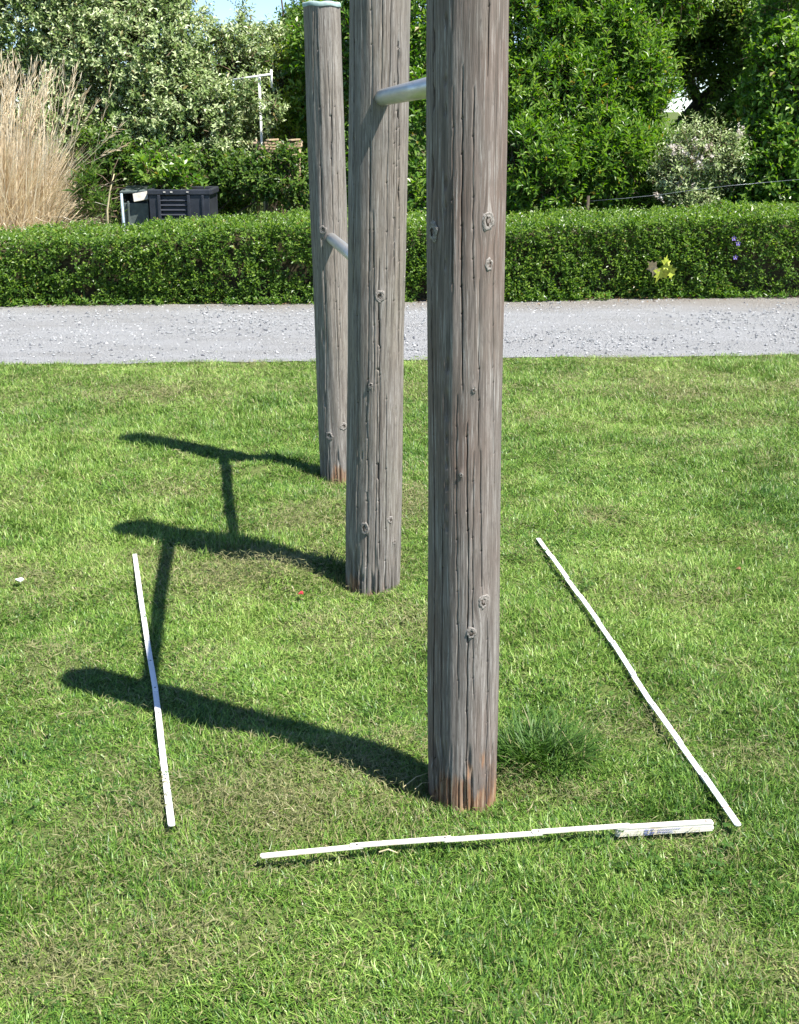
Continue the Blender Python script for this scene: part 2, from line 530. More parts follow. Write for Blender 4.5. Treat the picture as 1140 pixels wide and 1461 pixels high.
def lawn():
    P, PA, SCL, AZ = [], [], [], []
    for y0, y1, dens, sc_ in ((1.5, 2.8, 1750, 0.95), (2.8, 4.4, 1400, 1.0), (4.4, 6.4, 980, 1.12), (6.4, 8.8, 740, 1.28)):
        xm = 0.45 + y1 * 0.40
        n = int(dens * 2 * xm * (y1 - y0))
        x, y = scatter(-xm, xm, y0, y1, n)
        k = clear_of_posts(x, y, 0.105) & (y < near_edge(x) - 0.0 + (vnoise(x, y * 0, 6, 7) - 0.5) * 0.10 + (vnoise(x, y * 0, 19, 8) - 0.5) * 0.07)
        x, y = x[k], y[k]
        d = dryness(x, y)
        k = rng.random(len(x)) > d * 0.38
        x, y, d = x[k], y[k], d[k]
        n = len(x)
        hue = 0.5 + 0.34 * (vnoise(x, y, 1.4, 31) - 0.5) + 0.24 * (vnoise(x, y, 5.5, 35) - 0.5) + 0.16 * (vnoise(x, y, 19.0, 36) - 0.5) + rng.normal(0, 0.05, n) + 0.10 * d + 0.015 * (y - 3)
        dry = np.clip(0.07 + 0.5 * d + 0.10 * (vnoise(x, y, 9, 37) - 0.4), 0.02, 0.8)
        h = sc_ * (0.58 + 0.70 * vnoise(x, y, 2.6, 33) * (0.5 + vnoise(x, y, 11.0, 34))) * (1 - 0.35 * d)
        h = np.where(y > near_edge(x) - 0.3, h * 0.75, h)
        # flattened where the folded ruler was laid down
        pa_, pb_ = on_ground(880, 1192), on_ground(1014, 1184)
        tt = np.clip(((x - pa_.x) * (pb_.x - pa_.x) + (y - pa_.y) * (pb_.y - pa_.y)) / ((pb_.x - pa_.x) ** 2 + (pb_.y - pa_.y) ** 2), 0, 1)
        dd = np.hypot(x - pa_.x - tt * (pb_.x - pa_.x), y - pa_.y - tt * (pb_.y - pa_.y))
        h = np.where(dd < 0.05, h * 0.42, h)
        P.append(np.stack([x, y, ground_h(x, y) - 0.001], -1))
        PA.append(np.stack([np.clip(hue, 0, 1), dry, np.zeros(n), np.ones(n)], -1))
        SCL.append(np.stack([np.full(n, sc_), np.full(n, sc_), h], -1))
        AZ.append(np.stack([np.zeros(n), np.zeros(n), vnoise(x, y, 7.0, 38) * 9.0 + rng.normal(0, 1.0, n)], -1))
    for b, (r0, r1), m in zip(POST_B, POST_R, (130, 110, 90)):
        a = rng.uniform(0, 6.283, m); r = r0 + 0.028 + np.abs(rng.normal(0, 0.022, m))
        x = b.x + np.cos(a) * r; y = b.y + np.sin(a) * r
        P.append(np.stack([x, y, ground_h(x, y) - 0.001], -1))
        PA.append(np.stack([0.45 + rng.normal(0, 0.1, m), np.full(m, 0.35), np.zeros(m), np.ones(m)], -1))
        SCL.append(np.stack([np.full(m, 0.55), np.full(m, 0.55), rng.uniform(0.5, 1.25, m)], -1))
        AZ.append(np.stack([np.zeros(m), np.zeros(m), a + rng.normal(0, 0.5, m)], -1))
    P, PA, SCL, AZ = map(np.concatenate, (P, PA, SCL, AZ))
    n = len(P)
    me = bpy.data.meshes.new('lawn_grass')
    me.vertices.add(n); me.vertices.foreach_set('co', P.astype(np.float32).ravel())
    for nm, ty, arr, fld in (('patch', 'FLOAT_COLOR', PA, 'color'), ('tuft_scale', 'FLOAT_VECTOR', SCL, 'vector'), ('tuft_turn', 'FLOAT_VECTOR', AZ, 'vector')):
        at2 = me.attributes.new(nm, ty, 'POINT'); at2.data.foreach_set(fld, arr.astype(np.float32).ravel())
    o = link(bpy.data.objects.new('lawn_grass', me))
    g = bpy.data.node_groups.new('lay_turf', 'GeometryNodeTree')
    g.interface.new_socket('Geometry', in_out='INPUT', socket_type='NodeSocketGeometry')
    g.interface.new_socket('Geometry', in_out='OUTPUT', socket_type='NodeSocketGeometry')
    gi = g.nodes.new('NodeGroupInput'); go = g.nodes.new('NodeGroupOutput')
    ci = g.nodes.new('GeometryNodeCollectionInfo'); ci.inputs['Collection'].default_value = TURF; ci.inputs['Separate Children'].default_value = True
    ip = g.nodes.new('GeometryNodeInstanceOnPoints'); ip.inputs['Pick Instance'].default_value = True
    rv = g.nodes.new('FunctionNodeRandomValue'); rv.data_type = 'INT'
    for q in rv.inputs:
        if q.name == 'Max' and q.type == 'INT': q.default_value = 23
        if q.name == 'Min' and q.type == 'INT': q.default_value = 0
    ri = [q for q in rv.outputs if q.type == 'INT'][0]
    na = g.nodes.new('GeometryNodeInputNamedAttribute'); na.data_type = 'FLOAT_VECTOR'; na.inputs[0].default_value = 'tuft_scale'
    nb_ = g.nodes.new('GeometryNodeInputNamedAttribute'); nb_.data_type = 'FLOAT_VECTOR'; nb_.inputs[0].default_value = 'tuft_turn'
    er = g.nodes.new('FunctionNodeEulerToRotation')
    L = g.links.new
    L(gi.outputs[0], ip.inputs['Points']); L(ci.outputs[0], ip.inputs['Instance']); L(ri, ip.inputs['Instance Index'])
    L(nb_.outputs[0], er.inputs[0]); L(er.outputs[0], ip.inputs['Rotation']); L(na.outputs[0], ip.inputs['Scale']); L(ip.outputs[0], go.inputs[0])
    md = o.modifiers.new('lay_turf', 'NODES'); md.node_group = g
    return tag(o, 'short mown green lawn around the posts', 'grass', kind='stuff')
lawn()

def build_clippings():
    parts = []
    for y0, y1, dens, w_mm, ln in ((1.55, 3.0, 15000, 1.8, 0.032), (3.0, 5.0, 9500, 2.2, 0.036), (5.0, 8.4, 3600, 3.2, 0.042)):
        xm = 0.45 + y1 * 0.40
        n = int(dens * 2 * xm * (y1 - y0))
        x, y = scatter(-xm, xm, y0, y1, n)
        d = dryness(x, y)
        k = (rng.random(len(x)) < 0.03 + 1.0 * d) & clear_of_posts(x, y, 0.085) & (y < near_edge(x) - 0.03)
        x, y, d = x[k], y[k], d[k]
        n = len(x)
        az = rng.uniform(0, 6.283, n)
        L = ln * rng.uniform(0.5, 1.5, n)
        lift = 0.008 + 0.022 * rng.random(n) * (0.5 + d)
        bend = rng.normal(0, 0.5, n)
        z = ground_h(x, y) + lift
        w = w_mm * 0.001 * rng.uniform(0.6, 1.3, n)
        pts = []
        for t in (-0.5, 0.0, 0.5):
            a = az + bend * t * 2
            pts.append(np.stack([x + np.cos(a) * L * t, y + np.sin(a) * L * t, z + rng.normal(0, 0.006, n)], -1))
        side = np.stack([-np.sin(az), np.cos(az), rng.normal(0, 0.5, n)], -1) * (w * 0.5)[:, None]
        v = np.stack([pts[0], pts[1] - side, pts[1] + side, pts[2]], 1).reshape(-1, 3)
        f = np.array([[0, 1, 2], [1, 3, 2]])
        t_ = (f[None] + (np.arange(n) * 4)[:, None, None]).reshape(-1, 3)
        hue = np.clip(rng.beta(1.6, 2.2, n), 0, 1)
        parts.append((v, t_, np.repeat(np.stack([hue, np.zeros(n)], -1), 4, 0)))
    V, T, C = join(parts)
    o = mesh_tris('grass_clippings', V, T, m_clip, tint=C)
    tag(o, 'dry greyish mown clippings lying in patches on the lawn', 'grass clippings', kind='stuff')
build_clippings()

def build_clover():
    x, y = scatter(-3.6, 3.6, 1.55, 5.2, 9000)
    k = (vnoise(x, y, 3.3, 55) * 0.6 + vnoise(x, y, 9.0, 56) * 0.4 > 0.60) & clear_of_posts(x, y, 0.11)
    x, y = x[k], y[k]; n = len(x)
    a0 = rng.uniform(0, 6.283, n); z = ground_h(x, y) + rng.uniform(0.014, 0.032, n)
    vs, ts, cs, off = [], [], [], 0
    hue = np.clip(rng.normal(0.25, 0.12, n), 0, 1)
    sz = rng.uniform(0.005, 0.0095, n)
    for q in range(3):
        a = a0 + q * 2.094
        d = np.stack([np.cos(a), np.sin(a), rng.normal(0.05, 0.25, n)], -1)
        sd = np.stack([-np.sin(a), np.cos(a), rng.normal(0, 0.2, n)], -1)
        p = np.stack([x, y, z], -1); L = sz[:, None]
        v = np.stack([p, p + d * L * .55 - sd * L * .5, p + d * L * 1.05 - sd * L * .32, p + d * L * 1.05 + sd * L * .32, p + d * L * .55 + sd * L * .5], 1)
        f = np.array([[0, 1, 2], [0, 2, 3], [0, 3, 4]])
        vs.append(v.reshape(-1, 3)); ts.append((f[None] + (np.arange(n) * 5)[:, None, None]).reshape(-1, 3)); cs.append(np.repeat(np.stack([hue, np.zeros(n)], -1), 5, 0))
    V, T, C = join(list(zip(vs, ts, cs)))
    tag(mesh_tris('clover_leaves', V, T, m_grass, tint=C), 'small clover leaves growing in patches through the lawn', 'clover', kind='stuff')
build_clover()

def tuft(name, label, px, py, rx, ry, n, h0, spread, tint_lo, tint_hi, cat='grass tuft', gap=None):
    b = on_ground(px, py)
    a = rng.uniform(0, 6.283, n); r = np.sqrt(rng.random(n))
    x = b.x + np.cos(a) * r * rx; y = b.y + np.sin(a) * r * ry
    k = clear_of_posts(x, y, 0.09)
    x, y, a, r = x[k], y[k], a[k], r[k]
    n = len(x)
    az = a + rng.normal(0, 1.1, n)
    h = h0 * rng.uniform(0.35, 1.15, n)
    lean = spread * r * rng.uniform(0.3, 1.2, n) + 0.1
    curl = rng.uniform(0.3, 1.3, n)
    tint = np.stack([rng.uniform(tint_lo, tint_hi, n), np.where(rng.random(n) < 0.04, 0.8, 0.0)], -1)
    w = 0.0042 * rng.uniform(0.5, 1.4, n)
    v, t, c = blades(x, y, h, w, lean, az, curl, tint, 3)
    o = mesh_tris(name, v, t, m_grass, tint=c, loc=(b.x, b.y, 0))
    return tag(o, label, cat)
tuft('grass_tuft', 'tall dark green grass tuft growing beside the foot of the thick near post', 764, 1075, 0.135, 0.095, 950, 0.135, 1.0, 0.06, 0.6)
tuft('grass_tuft', 'rough green grass tuft at the foot of the middle post', 478, 815, 0.09, 0.06, 260, 0.07, 0.9, 0.1, 0.6)
tuft('grass_tuft', 'rough green grass tuft beside the foot of the short far post', 408, 662, 0.13, 0.09, 420, 0.08, 0.9, 0.1, 0.55)

# ================================================================== POSTS AND BARS
def wood_mat(name, warm, pale, greenish, seed, rot):
    m, nt, out = new_mat(name)
    tc = N(nt, 'ShaderNodeTexCoord')
    gr = N(nt, 'ShaderNodeAttribute', attribute_name='grain')
    ob = stretch(nt, gr.outputs['Vector'], (1, 1, 1), (seed, seed * 2.3, seed * 0.7))
    warp = noise(nt, ob, 2.2, 2)
    addv = N(nt, 'ShaderNodeVectorMath', operation='MULTIPLY_ADD')
    cmb = N(nt, 'ShaderNodeCombineXYZ')
    nt.links.new(warp, cmb.inputs[0]); nt.links.new(warp, cmb.inputs[1])
    nt.links.new(cmb.outputs[0], addv.inputs[0]); addv.inputs[1].default_value = (0.003, 0.003, 0)
    nt.links.new(ob, addv.inputs[2])
    g = addv.outputs[0]
    broad = noise(nt, stretch(nt, g, (60, 60, 1.5)), 1.0, 5, 0.65)
    fine = noise(nt, stretch(nt, g, (240, 240, 8.0)), 1.0, 5, 0.65)
    hair = noise(nt, stretch(nt, g, (430, 430, 22.0)), 1.0, 3, 0.6)
    patch = noise(nt, stretch(nt, ob, (5, 5, 1.7)), 1.0, 4, 0.6)
    patch2 = noise(nt, stretch(nt, ob, (9, 9, 3.2), (5, 1, 3)), 1.0, 4, 0.6)
    c = ramp(nt, broad, [(0.25, (0.145, 0.128, 0.115)), (0.5, (0.21, 0.19, 0.173)), (0.78, pale)])
    c = mix(nt, ramp(nt, patch, [(0.38, 0.0), (0.62, 0.85)]), c, warm)
    c = mix(nt, ramp(nt, patch2, [(0.5, 0.0), (0.78, 0.5)]), c, greenish)
    c = mix(nt, ramp(nt, fine, [(0.36, 0.8), (0.48, 0.0)]), c, (0.10, 0.085, 0.075))
    lines = noise(nt, stretch(nt, g, (95, 95, 0.7), (9, 2, 4)), 1.0, 2, 0.5)
    c = mix(nt, ramp(nt, lines, [(0.478, 0.0), (0.497, 0.75), (0.516, 0.0)]), c, (0.07, 0.058, 0.05))
    c = mix(nt, ramp(nt, fine, [(0.54, 0.0), (0.68, 0.75)]), c, (0.41, 0.385, 0.36))
    c = mix(nt, ramp(nt, hair, [(0.34, 0.7), (0.46, 0.0)]), c, (0.10, 0.085, 0.07))
    pit = noise(nt, stretch(nt, ob, (130, 130, 45)), 1.0, 3, 0.6)
    c = mix(nt, ramp(nt, pit, [(0.30, 0.55), (0.42, 0.0)]), c, (0.12, 0.10, 0.09))
    # rotted orange heartwood torn open near the soil
    sp_ = N(nt, 'ShaderNodeSeparateXYZ'); nt.links.new(tc.outputs['Object'], sp_.inputs[0])
    rotn = noise(nt, stretch(nt, ob, (26, 26, 7)), 1.0, 4, 0.6)
    rotb = noise(nt, stretch(nt, ob, (11, 11, 4), (2, 7, 1)), 1.0, 2)
    lift = math_n(nt, 'ADD', math_n(nt, 'MULTIPLY', math_n(nt, 'SUBTRACT', rotb, 0.44), 6.5 * rot), math_n(nt, 'MULTIPLY', math_n(nt, 'SUBTRACT', rotn, 0.5), 2.4 * rot))
    k = math_n(nt, 'SUBTRACT', lift, sp_.outputs[2])
    k = ramp(nt, math_n(nt, 'MULTIPLY', k, 22.0, True), [(0.0, 0.0), (1.0, 0.8)])
    rc = mix(nt, ramp(nt, rotn, [(0.38, 0.0), (0.62, 1.0)]), (0.10, 0.048, 0.026), (0.34, 0.17, 0.085))
    rc = mix(nt, ramp(nt, fine, [(0.45, 0.0), (0.62, 0.7)]), rc, (0.46, 0.34, 0.22))
    c = mix(nt, k, c, rc)
    bmp = math_n(nt, 'ADD', math_n(nt, 'MULTIPLY', fine, 1.0), math_n(nt, 'MULTIPLY', hair, 0.5))
    principled(nt, out, c, 0.82, 0, 0.25, bmp, 0.0016, 0.85)
    return m

m_wood = [wood_mat('weathered_wood_brownish', (0.165, 0.112, 0.088), (0.33, 0.30, 0.28), (0.23, 0.22, 0.19), 3.1, 0.13),
          wood_mat('weathered_wood_grey', (0.225, 0.19, 0.155), (0.37, 0.355, 0.335), (0.215, 0.21, 0.17), 7.7, 0.06),
          wood_mat('weathered_wood_pale', (0.245, 0.21, 0.175), (0.37, 0.355, 0.33), (0.23, 0.22, 0.19), 12.9, 0.07)]

m_knot, nt, out = new_mat('knot_wood')
tc = N(nt, 'ShaderNodeTexCoord')
wv = N(nt, 'ShaderNodeTexWave', wave_type='RINGS', rings_direction='Z'); wv.inputs['Scale'].default_value = 120; wv.inputs['Distortion'].default_value = 3.0
nt.links.new(tc.outputs['Object'], wv.inputs['Vector'])
kn = noise(nt, tc.outputs['Object'], 180, 4)
c = mix(nt, wv.outputs[0], (0.19, 0.165, 0.145), (0.37, 0.345, 0.32))
c = mix(nt, ramp(nt, kn, [(0.45, 0.0), (0.65, 0.7)]), c, (0.09, 0.075, 0.06))
principled(nt, out, c, 0.85, 0, 0.2, kn, 0.002)

m_heart = simple_mat('dark_knot_heart', (0.045, 0.035, 0.028), 0.9, 0, 0.1, 0.5, 200)
m_cap = simple_mat('pale_green_cap', (0.30, 0.40, 0.39), 0.6, 0, 0.4, 0.25, 40)
m_steel, nt, out = new_mat('galvanised_steel')
tc = N(nt, 'ShaderNodeTexCoord')
sn = noise(nt, stretch(nt, tc.outputs['Object'], (20, 20, 3)), 2.0, 5)
principled(nt, out, ramp(nt, sn, [(0.3, (0.42, 0.42, 0.40)), (0.7, (0.60, 0.60, 0.58))]), ramp(nt, sn, [(0.3, 0.5), (0.7, 0.36)]), 0.75, 0.5, sn, 0.0006)

frame = thing('pull_up_frame', 'weathered grey log pull-up frame, three posts joined by two steel bars, standing in the lawn', 'pull-up frame', (POST_B[1].x, POST_B[1].y, 0))
F0 = Vector((POST_B[1].x, POST_B[1].y, 0))

def hit_post(px, py, foot, lean, R):
    """angle and height where the pixel's ray meets the post's bark"""
    d = ray(px, py)
    z = 1.0
    for _ in range(8):
        ax = foot.x + lean[0] * z; ay = foot.y + lean[1] * z
        A = d.x ** 2 + d.y ** 2
        B = -2 * (d.x * ax + d.y * ay)
        Cc = ax * ax + ay * ay - R * R
        disc = B * B - 4 * A * Cc
        t = (-B - math.sqrt(max(disc, 0))) / (2 * A)
        z = EYE + d.z * t
    return math.atan2(d.y * t - ay, d.x * t - ax), z

def make_post(i, label, H, R, nA, nZ, lean, knots, cracks, notches, side_cracks, seed):
    """a debarked log: long drying cracks cut into the mesh, scars, a torn foot"""
    foot = POST_B[i]
    Rlo, Rhi = R
    R = (Rlo + Rhi) / 2
    r_ = np.random.default_rng(seed)
    z0 = -0.12
    zs = np.linspace(z0, H, nZ)
    th = np.linspace(0, 2 * np.pi, nA, endpoint=False)
    TH = np.repeat(th[None], nZ, 0).copy()
    Z = np.repeat(zs[:, None], nA, 1)
    GTH = np.zeros_like(TH)
    rad = Rlo + (Rhi - Rlo) * np.clip(Z / H, 0, 1)
    # low swell along and around the log
    for k in range(1, 6):
        rad += R * 0.012 / k * np.sin(k * TH + r_.uniform(0, 6.28) + Z * r_.uniform(-0.7, 0.7)) * 1.0
    rad += 0.0016 * np.sin(Z * 2.1 + r_.uniform(0, 6)) + 0.0011 * np.sin(Z * 5.7 + TH * 2)
    rad += (vnoise(TH * 6, Z * 2.2, 1.0, seed % 9) - 0.5) * 0.0035
    rad += (vnoise(TH * 30, Z * 2.5, 1.0, seed % 7 + 3) - 0.5) * 0.0005
    # knots: the grain swells round them
    for (px, py, kr) in knots:
        a, z = hit_post(px, py, foot, lean, R)
        da = (TH - a + np.pi) % (2 * np.pi) - np.pi
        q = (da * R / (kr * 1.7)) ** 2 + ((Z - z) / (kr * 2.6)) ** 2
        rad += 0.0025 * np.exp(-q)
        q3 = (da * R / (kr * 1.5)) ** 2 + ((Z - z) / (kr * 3.2)) ** 2
        GTH -= da * 0.85 * np.exp(-q3)
    # narrow cracks
    allc = []
    for (px, y_top, y_bot, w, dep) in cracks:
        a0, zt = hit_post(px, y_top, foot, lean, R)
        a1, zb = hit_post(px if not isinstance(px, tuple) else px[1], y_bot, foot, lean, R)
        allc.append((a0, a1, min(zt, H + 0.1) if y_top > 1 else H + 0.1, zb if y_bot < 1100 else -0.2, w, dep))
    for _ in range(side_cracks):
        a = r_.uniform(0, 6.283)
        zc = r_.uniform(0, H); ln = r_.uniform(0.15, 0.8)
        allc.append((a, a + r_.normal(0, 0.02), zc + ln, zc - ln, r_.uniform(0.0010, 0.0018), r_.uniform(0.004, 0.009)))
    CUT = np.zeros(TH.shape, dtype=bool)
    for ci, (at_top, at_bot, zt, zb, w, dep) in enumerate(allc):
        da = (at_bot - at_top + np.pi) % (2 * np.pi) - np.pi
        s = np.clip((zt - zs) / max(zt - zb, 1e-4), 0, 1)
        cen = at_top + da * s + (0.0016 / R) * np.sin(zs * 7 + ci * 2.0) + (0.0012 / R) * (vnoise(zs * 30, zs * 0 + ci, 1.0, 4) - 0.5) * 2
        act = np.where((zs < zt) & (zs > zb))[0]
        for r in act:
            fade = min(1.0, (zt - zs[r]) / 0.05, (zs[r] - zb) / 0.05) if zt < H else min(1.0, (zs[r] - zb) / 0.05)
            fade = max(0.0, fade) * (0.55 + 0.6 * float(vnoise(zs[r] * 9, ci * 3.7, 1.0, 2)))
            c_ = cen[r]
            j = int(round(c_ / (2 * np.pi) * nA)) % nA
            half = w / R * 0.36 * (0.5 + fade * 0.6)
            TH[r, j] = c_; TH[r, (j - 1) % nA] = c_ - half; TH[r, (j + 1) % nA] = c_ + half
            rad[r, j] -= dep * fade
            CUT[r, j] = fade > 0.1
    # scars and gouges
    for (px, py, hw, hh, dep) in notches:
        a, z = hit_post(px, py, foot, lean, R)
        da = (TH - a + np.pi) % (2 * np.pi) - np.pi
        q = np.abs(da * R / hw) ** 4 + np.abs((Z - z) / hh) ** 4
        rad -= dep * np.exp(-q)
        q2 = np.abs((da * R + hw * 1.3) / (hw * 0.7)) ** 2 + np.abs((Z - z - hh * 0.1) / (hh * 1.2)) ** 2
        rad += dep * 0.45 * np.exp(-q2)
    # torn, rotted foot
    lowz = np.clip((0.17 - Z) / 0.17, 0, 1)
    rag = vnoise(TH * 9, Z * 6, 1.0, 5) * 0.6 + vnoise(TH * 26, Z * 10, 1.0, 6) * 0.4
    rad -= lowz * np.clip(rag - 0.5, 0, 1) * 0.085
    # stepped, chipped crowns
    X = np.cos(TH) * rad + lean[0] * Z
    Y = np.sin(TH) * rad + lean[1] * Z
    v = np.stack([X, Y, Z], -1).reshape(-1, 3)
    idx = np.arange((nZ - 1) * nA)
    row, c0 = idx // nA, idx % nA
    a = row * nA + c0; b = row * nA + (c0 + 1) % nA
    q = quads_to_tris(np.stack([a, b, b + nA, a + nA], -1))
    ctr = len(v)
    v = np.concatenate([v, [[lean[0] * H, lean[1] * H, H + 0.003]]])
    top = (nZ - 1) * nA
    capt = np.stack([top + np.arange(nA), top + (np.arange(nA) + 1) % nA, np.full(nA, ctr)], -1)
    tri = np.concatenate([q, capt])
    o = mesh_tris('post', v, tri, m_wood[i], frame, smooth=True)
    gt = TH + GTH
    gv = np.stack([np.cos(gt) * R, np.sin(gt) * R, Z], -1).reshape(-1, 3)
    gv = np.concatenate([gv, [[0, 0, H]]]).astype(np.float32)
    ga = o.data.attributes.new('grain', 'FLOAT_VECTOR', 'POINT'); ga.data.foreach_set('vector', gv.ravel())
    # crisp arrises where a crack is cut
    cut = np.concatenate([CUT.ravel(), [False]])
    o.data.polygons.foreach_set('use_smooth', ~cut[tri].any(1))
    o.location = Vector((foot.x, foot.y, 0)) - F0
    tag(o, label)
    for (px, py, kr) in knots:
        a, z = hit_post(px, py, foot, lean, R)
        bm = bmesh.new()
        rings = []
        prof = [(0.0, -0.10), (0.22, -0.5), (0.36, 0.25), (0.62, 0.2), (0.7, 0.02), (0.84, 0.34), (1.0, 0.28), (1.22, -0.7)]
        seg = 18
        sk = [1 + 0.11 * r_.normal() for _ in range(seg)]
        el = r_.uniform(1.0, 1.65)
        off = r_.uniform(-0.15, 0.15)
        for (pr, ph) in prof:
            if pr == 0:
                rings.append([bm.verts.new((0, off * kr, -0.3 * kr))])
            else:
                rings.append([bm.verts.new((math.cos(s / seg * 6.2832) * pr * kr * (1 + (sk[s] - 1) * pr), off * kr * (1 - min(pr, 1)) + math.sin(s / seg * 6.2832) * pr * kr * el * (1 + (sk[s] - 1) * pr),
                                            ph * kr * 0.24 + r_.normal(0, 0.0004))) for s in range(seg)])
        for s in range(seg):
            bm.faces.new((rings[0][0], rings[1][s], rings[1][(s + 1) % seg]))
        for k in range(1, len(rings) - 1):
            for s in range(seg):
                bm.faces.new((rings[k][s], rings[k + 1][s], rings[k + 1][(s + 1) % seg], rings[k][(s + 1) % seg]))
        bm.faces.ensure_lookup_table()
        for fi, fc in enumerate(bm.faces):
            fc.material_index = 1 if fi < seg * 2 or (fi < seg * 3 and math.sin(fi * 0.35 + kr * 900) > 0.1) else 0
        ko = obj_bm('knot', bm, m_knot, o, smooth=True)
        ko.data.materials.append(m_heart)
        nrm = Vector((math.cos(a), math.sin(a), 0))
        rm = Matrix((Vector((-nrm.y, nrm.x, 0)), Vector((0, 0, 1)), nrm)).transposed().to_4x4()
        dk = (TH - a + np.pi) % (2 * np.pi) - np.pi
        near = (np.abs(dk) * R < kr * 1.25) & (np.abs(Z - z) < kr * 1.5)
        rr = float(np.percentile(rad[near], 75)) + 0.0004 if near.any() else R
        ko.matrix_local = Matrix.Translation(Vector((lean[0] * z, lean[1] * z, z)) + nrm * rr) @ rm
    return o

R3 = POST_R[2][1]
# leans (metres sideways per metre up) found from the tops of the posts in the photograph
LEAN = [(-0.010, 0.0), (0.0185, 0.0), (-0.0165, 0.0)]
post1 = make_post(0, 'nearest and widest looking post, brownish grey with long dark drying cracks', 2.045, POST_R[0], 256, 380, LEAN[0],
    [(697, 315, 0.012), (698, 377, 0.0085), (619, 331, 0.012), (689, 857, 0.0115), (672, 902, 0.0105), (676, 556, 0.004), (658, 677, 0.0035)],
    [(696, 0, 112, 0.003, 0.010), (659, 90, 560, 0.0034, 0.012), (667, 600, 1160, 0.0032, 0.016), (695, 880, 1160, 0.0026, 0.009), (617, 0, 560, 0.0045, 0.014),
     (619, 540, 1160, 0.006, 0.018), (683, 395, 640, 0.002, 0.006), (646, 120, 420, 0.002, 0.006), (705, 330, 700, 0.0022, 0.006), (652, 560, 1000, 0.002, 0.006),
     (676, 120, 420, 0.0018, 0.005), (630, 700, 1160, 0.003, 0.008), (686, 640, 850, 0.002, 0.006), (675, 640, 1000, 0.0018, 0.005)],
    [(635, 30, .0042, .012, .005), (634, 115, .004, .010, .005), (634, 157, .004, .010, .005), (634, 262, .0045, .011, .006), (634, 297, .004, .010, .005), (635, 377, .004, .01, .004),
     (638, 521, .005, .014, .006), (637, 578, .006, .030, .007), (637, 625, .004, .008, .005), (637, 661, .0042, .009, .005), (637, 693, .004, .009, .005), (637, 724, .0035, .007, .004),
     (637, 751, .004, .010, .005), (618, 60, .004, .02, .006), (618, 140, .004, .02, .006), (617, 250, .004, .03, .005)], 9, 21)
post2 = make_post(1, 'middle post, grey wood with round knots and a bar on either side', 1.94, POST_R[1], 208, 300, LEAN[1],
    [(542, 423, 0.0135), (529, 550, 0.007), (521, 754, 0.0125), (556, 741, 0.0095), (562, 773, 0.008), (577, 398, 0.006)],
    [(505, 0, 420, 0.005, 0.010), (541, 430, 800, 0.0028, 0.011), (550, 560, 850, 0.0026, 0.008), (569, 40, 520, 0.0035, 0.008), (562, 100, 400, 0.002, 0.006), (526, 180, 420, 0.002, 0.006),
     (545, 0, 130, 0.0022, 0.007), (533, 300, 560, 0.002, 0.005), (510, 430, 850, 0.003, 0.008), (524, 560, 850, 0.002, 0.006)],
    [(564, 590, .004, .02, .005), (562, 160, .004, .03, .005), (570, 90, .004, .03, .005), (568, 280, .004, .03, .005), (516, 650, .003, .012, .004), (517, 825, .004, .01, .006)], 9, 33)
post3 = make_post(2, 'far post, shortest in view with a pale greenish cap on its top', 2.012, POST_R[2], 160, 240, LEAN[2],
    [(461, 328, 0.015), (470, 622, 0.0145), (490, 608, 0.0145)],
    [(447, 8, 150, 0.004, 0.010), (459, 240, 330, 0.004, 0.010), (465, 400, 640, 0.003, 0.008), (474, 60, 320, 0.0025, 0.007), (480, 640, 690, 0.003, 0.008)],
    [(461, 480, .007, .03, .006), (463, 570, .006, .03, .005)], 8, 47)
# cap on the far post: a thin pale sheet lapped over the edge
bm = bmesh.new()
zc = 2.012
prof = [(0.0, 0.010), (0.05, 0.009), (R3 + 0.0005, 0.007), (R3 + 0.004, 0.002), (R3 + 0.004, -0.007), (R3 + 0.0035, -0.010)]
rings = []
for pr, ph in prof:
    if pr == 0: rings.append([bm.verts.new((0, 0, ph))])
    else: rings.append([bm.verts.new((math.cos(s / 40 * 6.28319) * (pr + 0.0008 * math.sin(s * 1.7)), math.sin(s / 40 * 6.28319) * (pr + 0.0008 * math.cos(s * 2.3)), ph - 0.002 * math.sin(s * 0.9))) for s in range(40)])
for s in range(40):
    bm.faces.new((rings[0][0], rings[1][s], rings[1][(s + 1) % 40]))
    for k in range(1, len(rings) - 1):
        bm.faces.new((rings[k][s], rings[k + 1][s], rings[k + 1][(s + 1) % 40], rings[k][(s + 1) % 40]))
capo = obj_bm('cap', bm, m_cap, post3, smooth=True)
capo.location = (LEAN[2][0] * zc, LEAN[2][1] * zc, zc)

def axis(i, z):
    return Vector((POST_B[i].x + LEAN[i][0] * z, POST_B[i].y + LEAN[i][1] * z, z))

def make_bar(i, j, z, z2, r):
    a = axis(i, z); b = axis(j, z2)
    d = (b - a)
    L = d.length
    bm = bmesh.new()
    bmesh.ops.create_cone(bm, cap_ends=True, segments=40, radius1=r, radius2=r, depth=L)
    o = obj_bm('bar', bm, m_steel, frame, smooth=True)
    for p in o.data.polygons:
        p.use_smooth = abs(p.normal.z) < 0.5
    o.matrix_local = Matrix.Translation((a + b) / 2 - F0) @ d.to_track_quat('Z', 'Y').to_matrix().to_4x4()
    # torn wood lip round the drilled hole in each post
    return o
bar_a = make_bar(0, 1, 1.662, 1.637, 0.0245)
bar_b = make_bar(1, 2, 1.083, 1.083, 0.023)

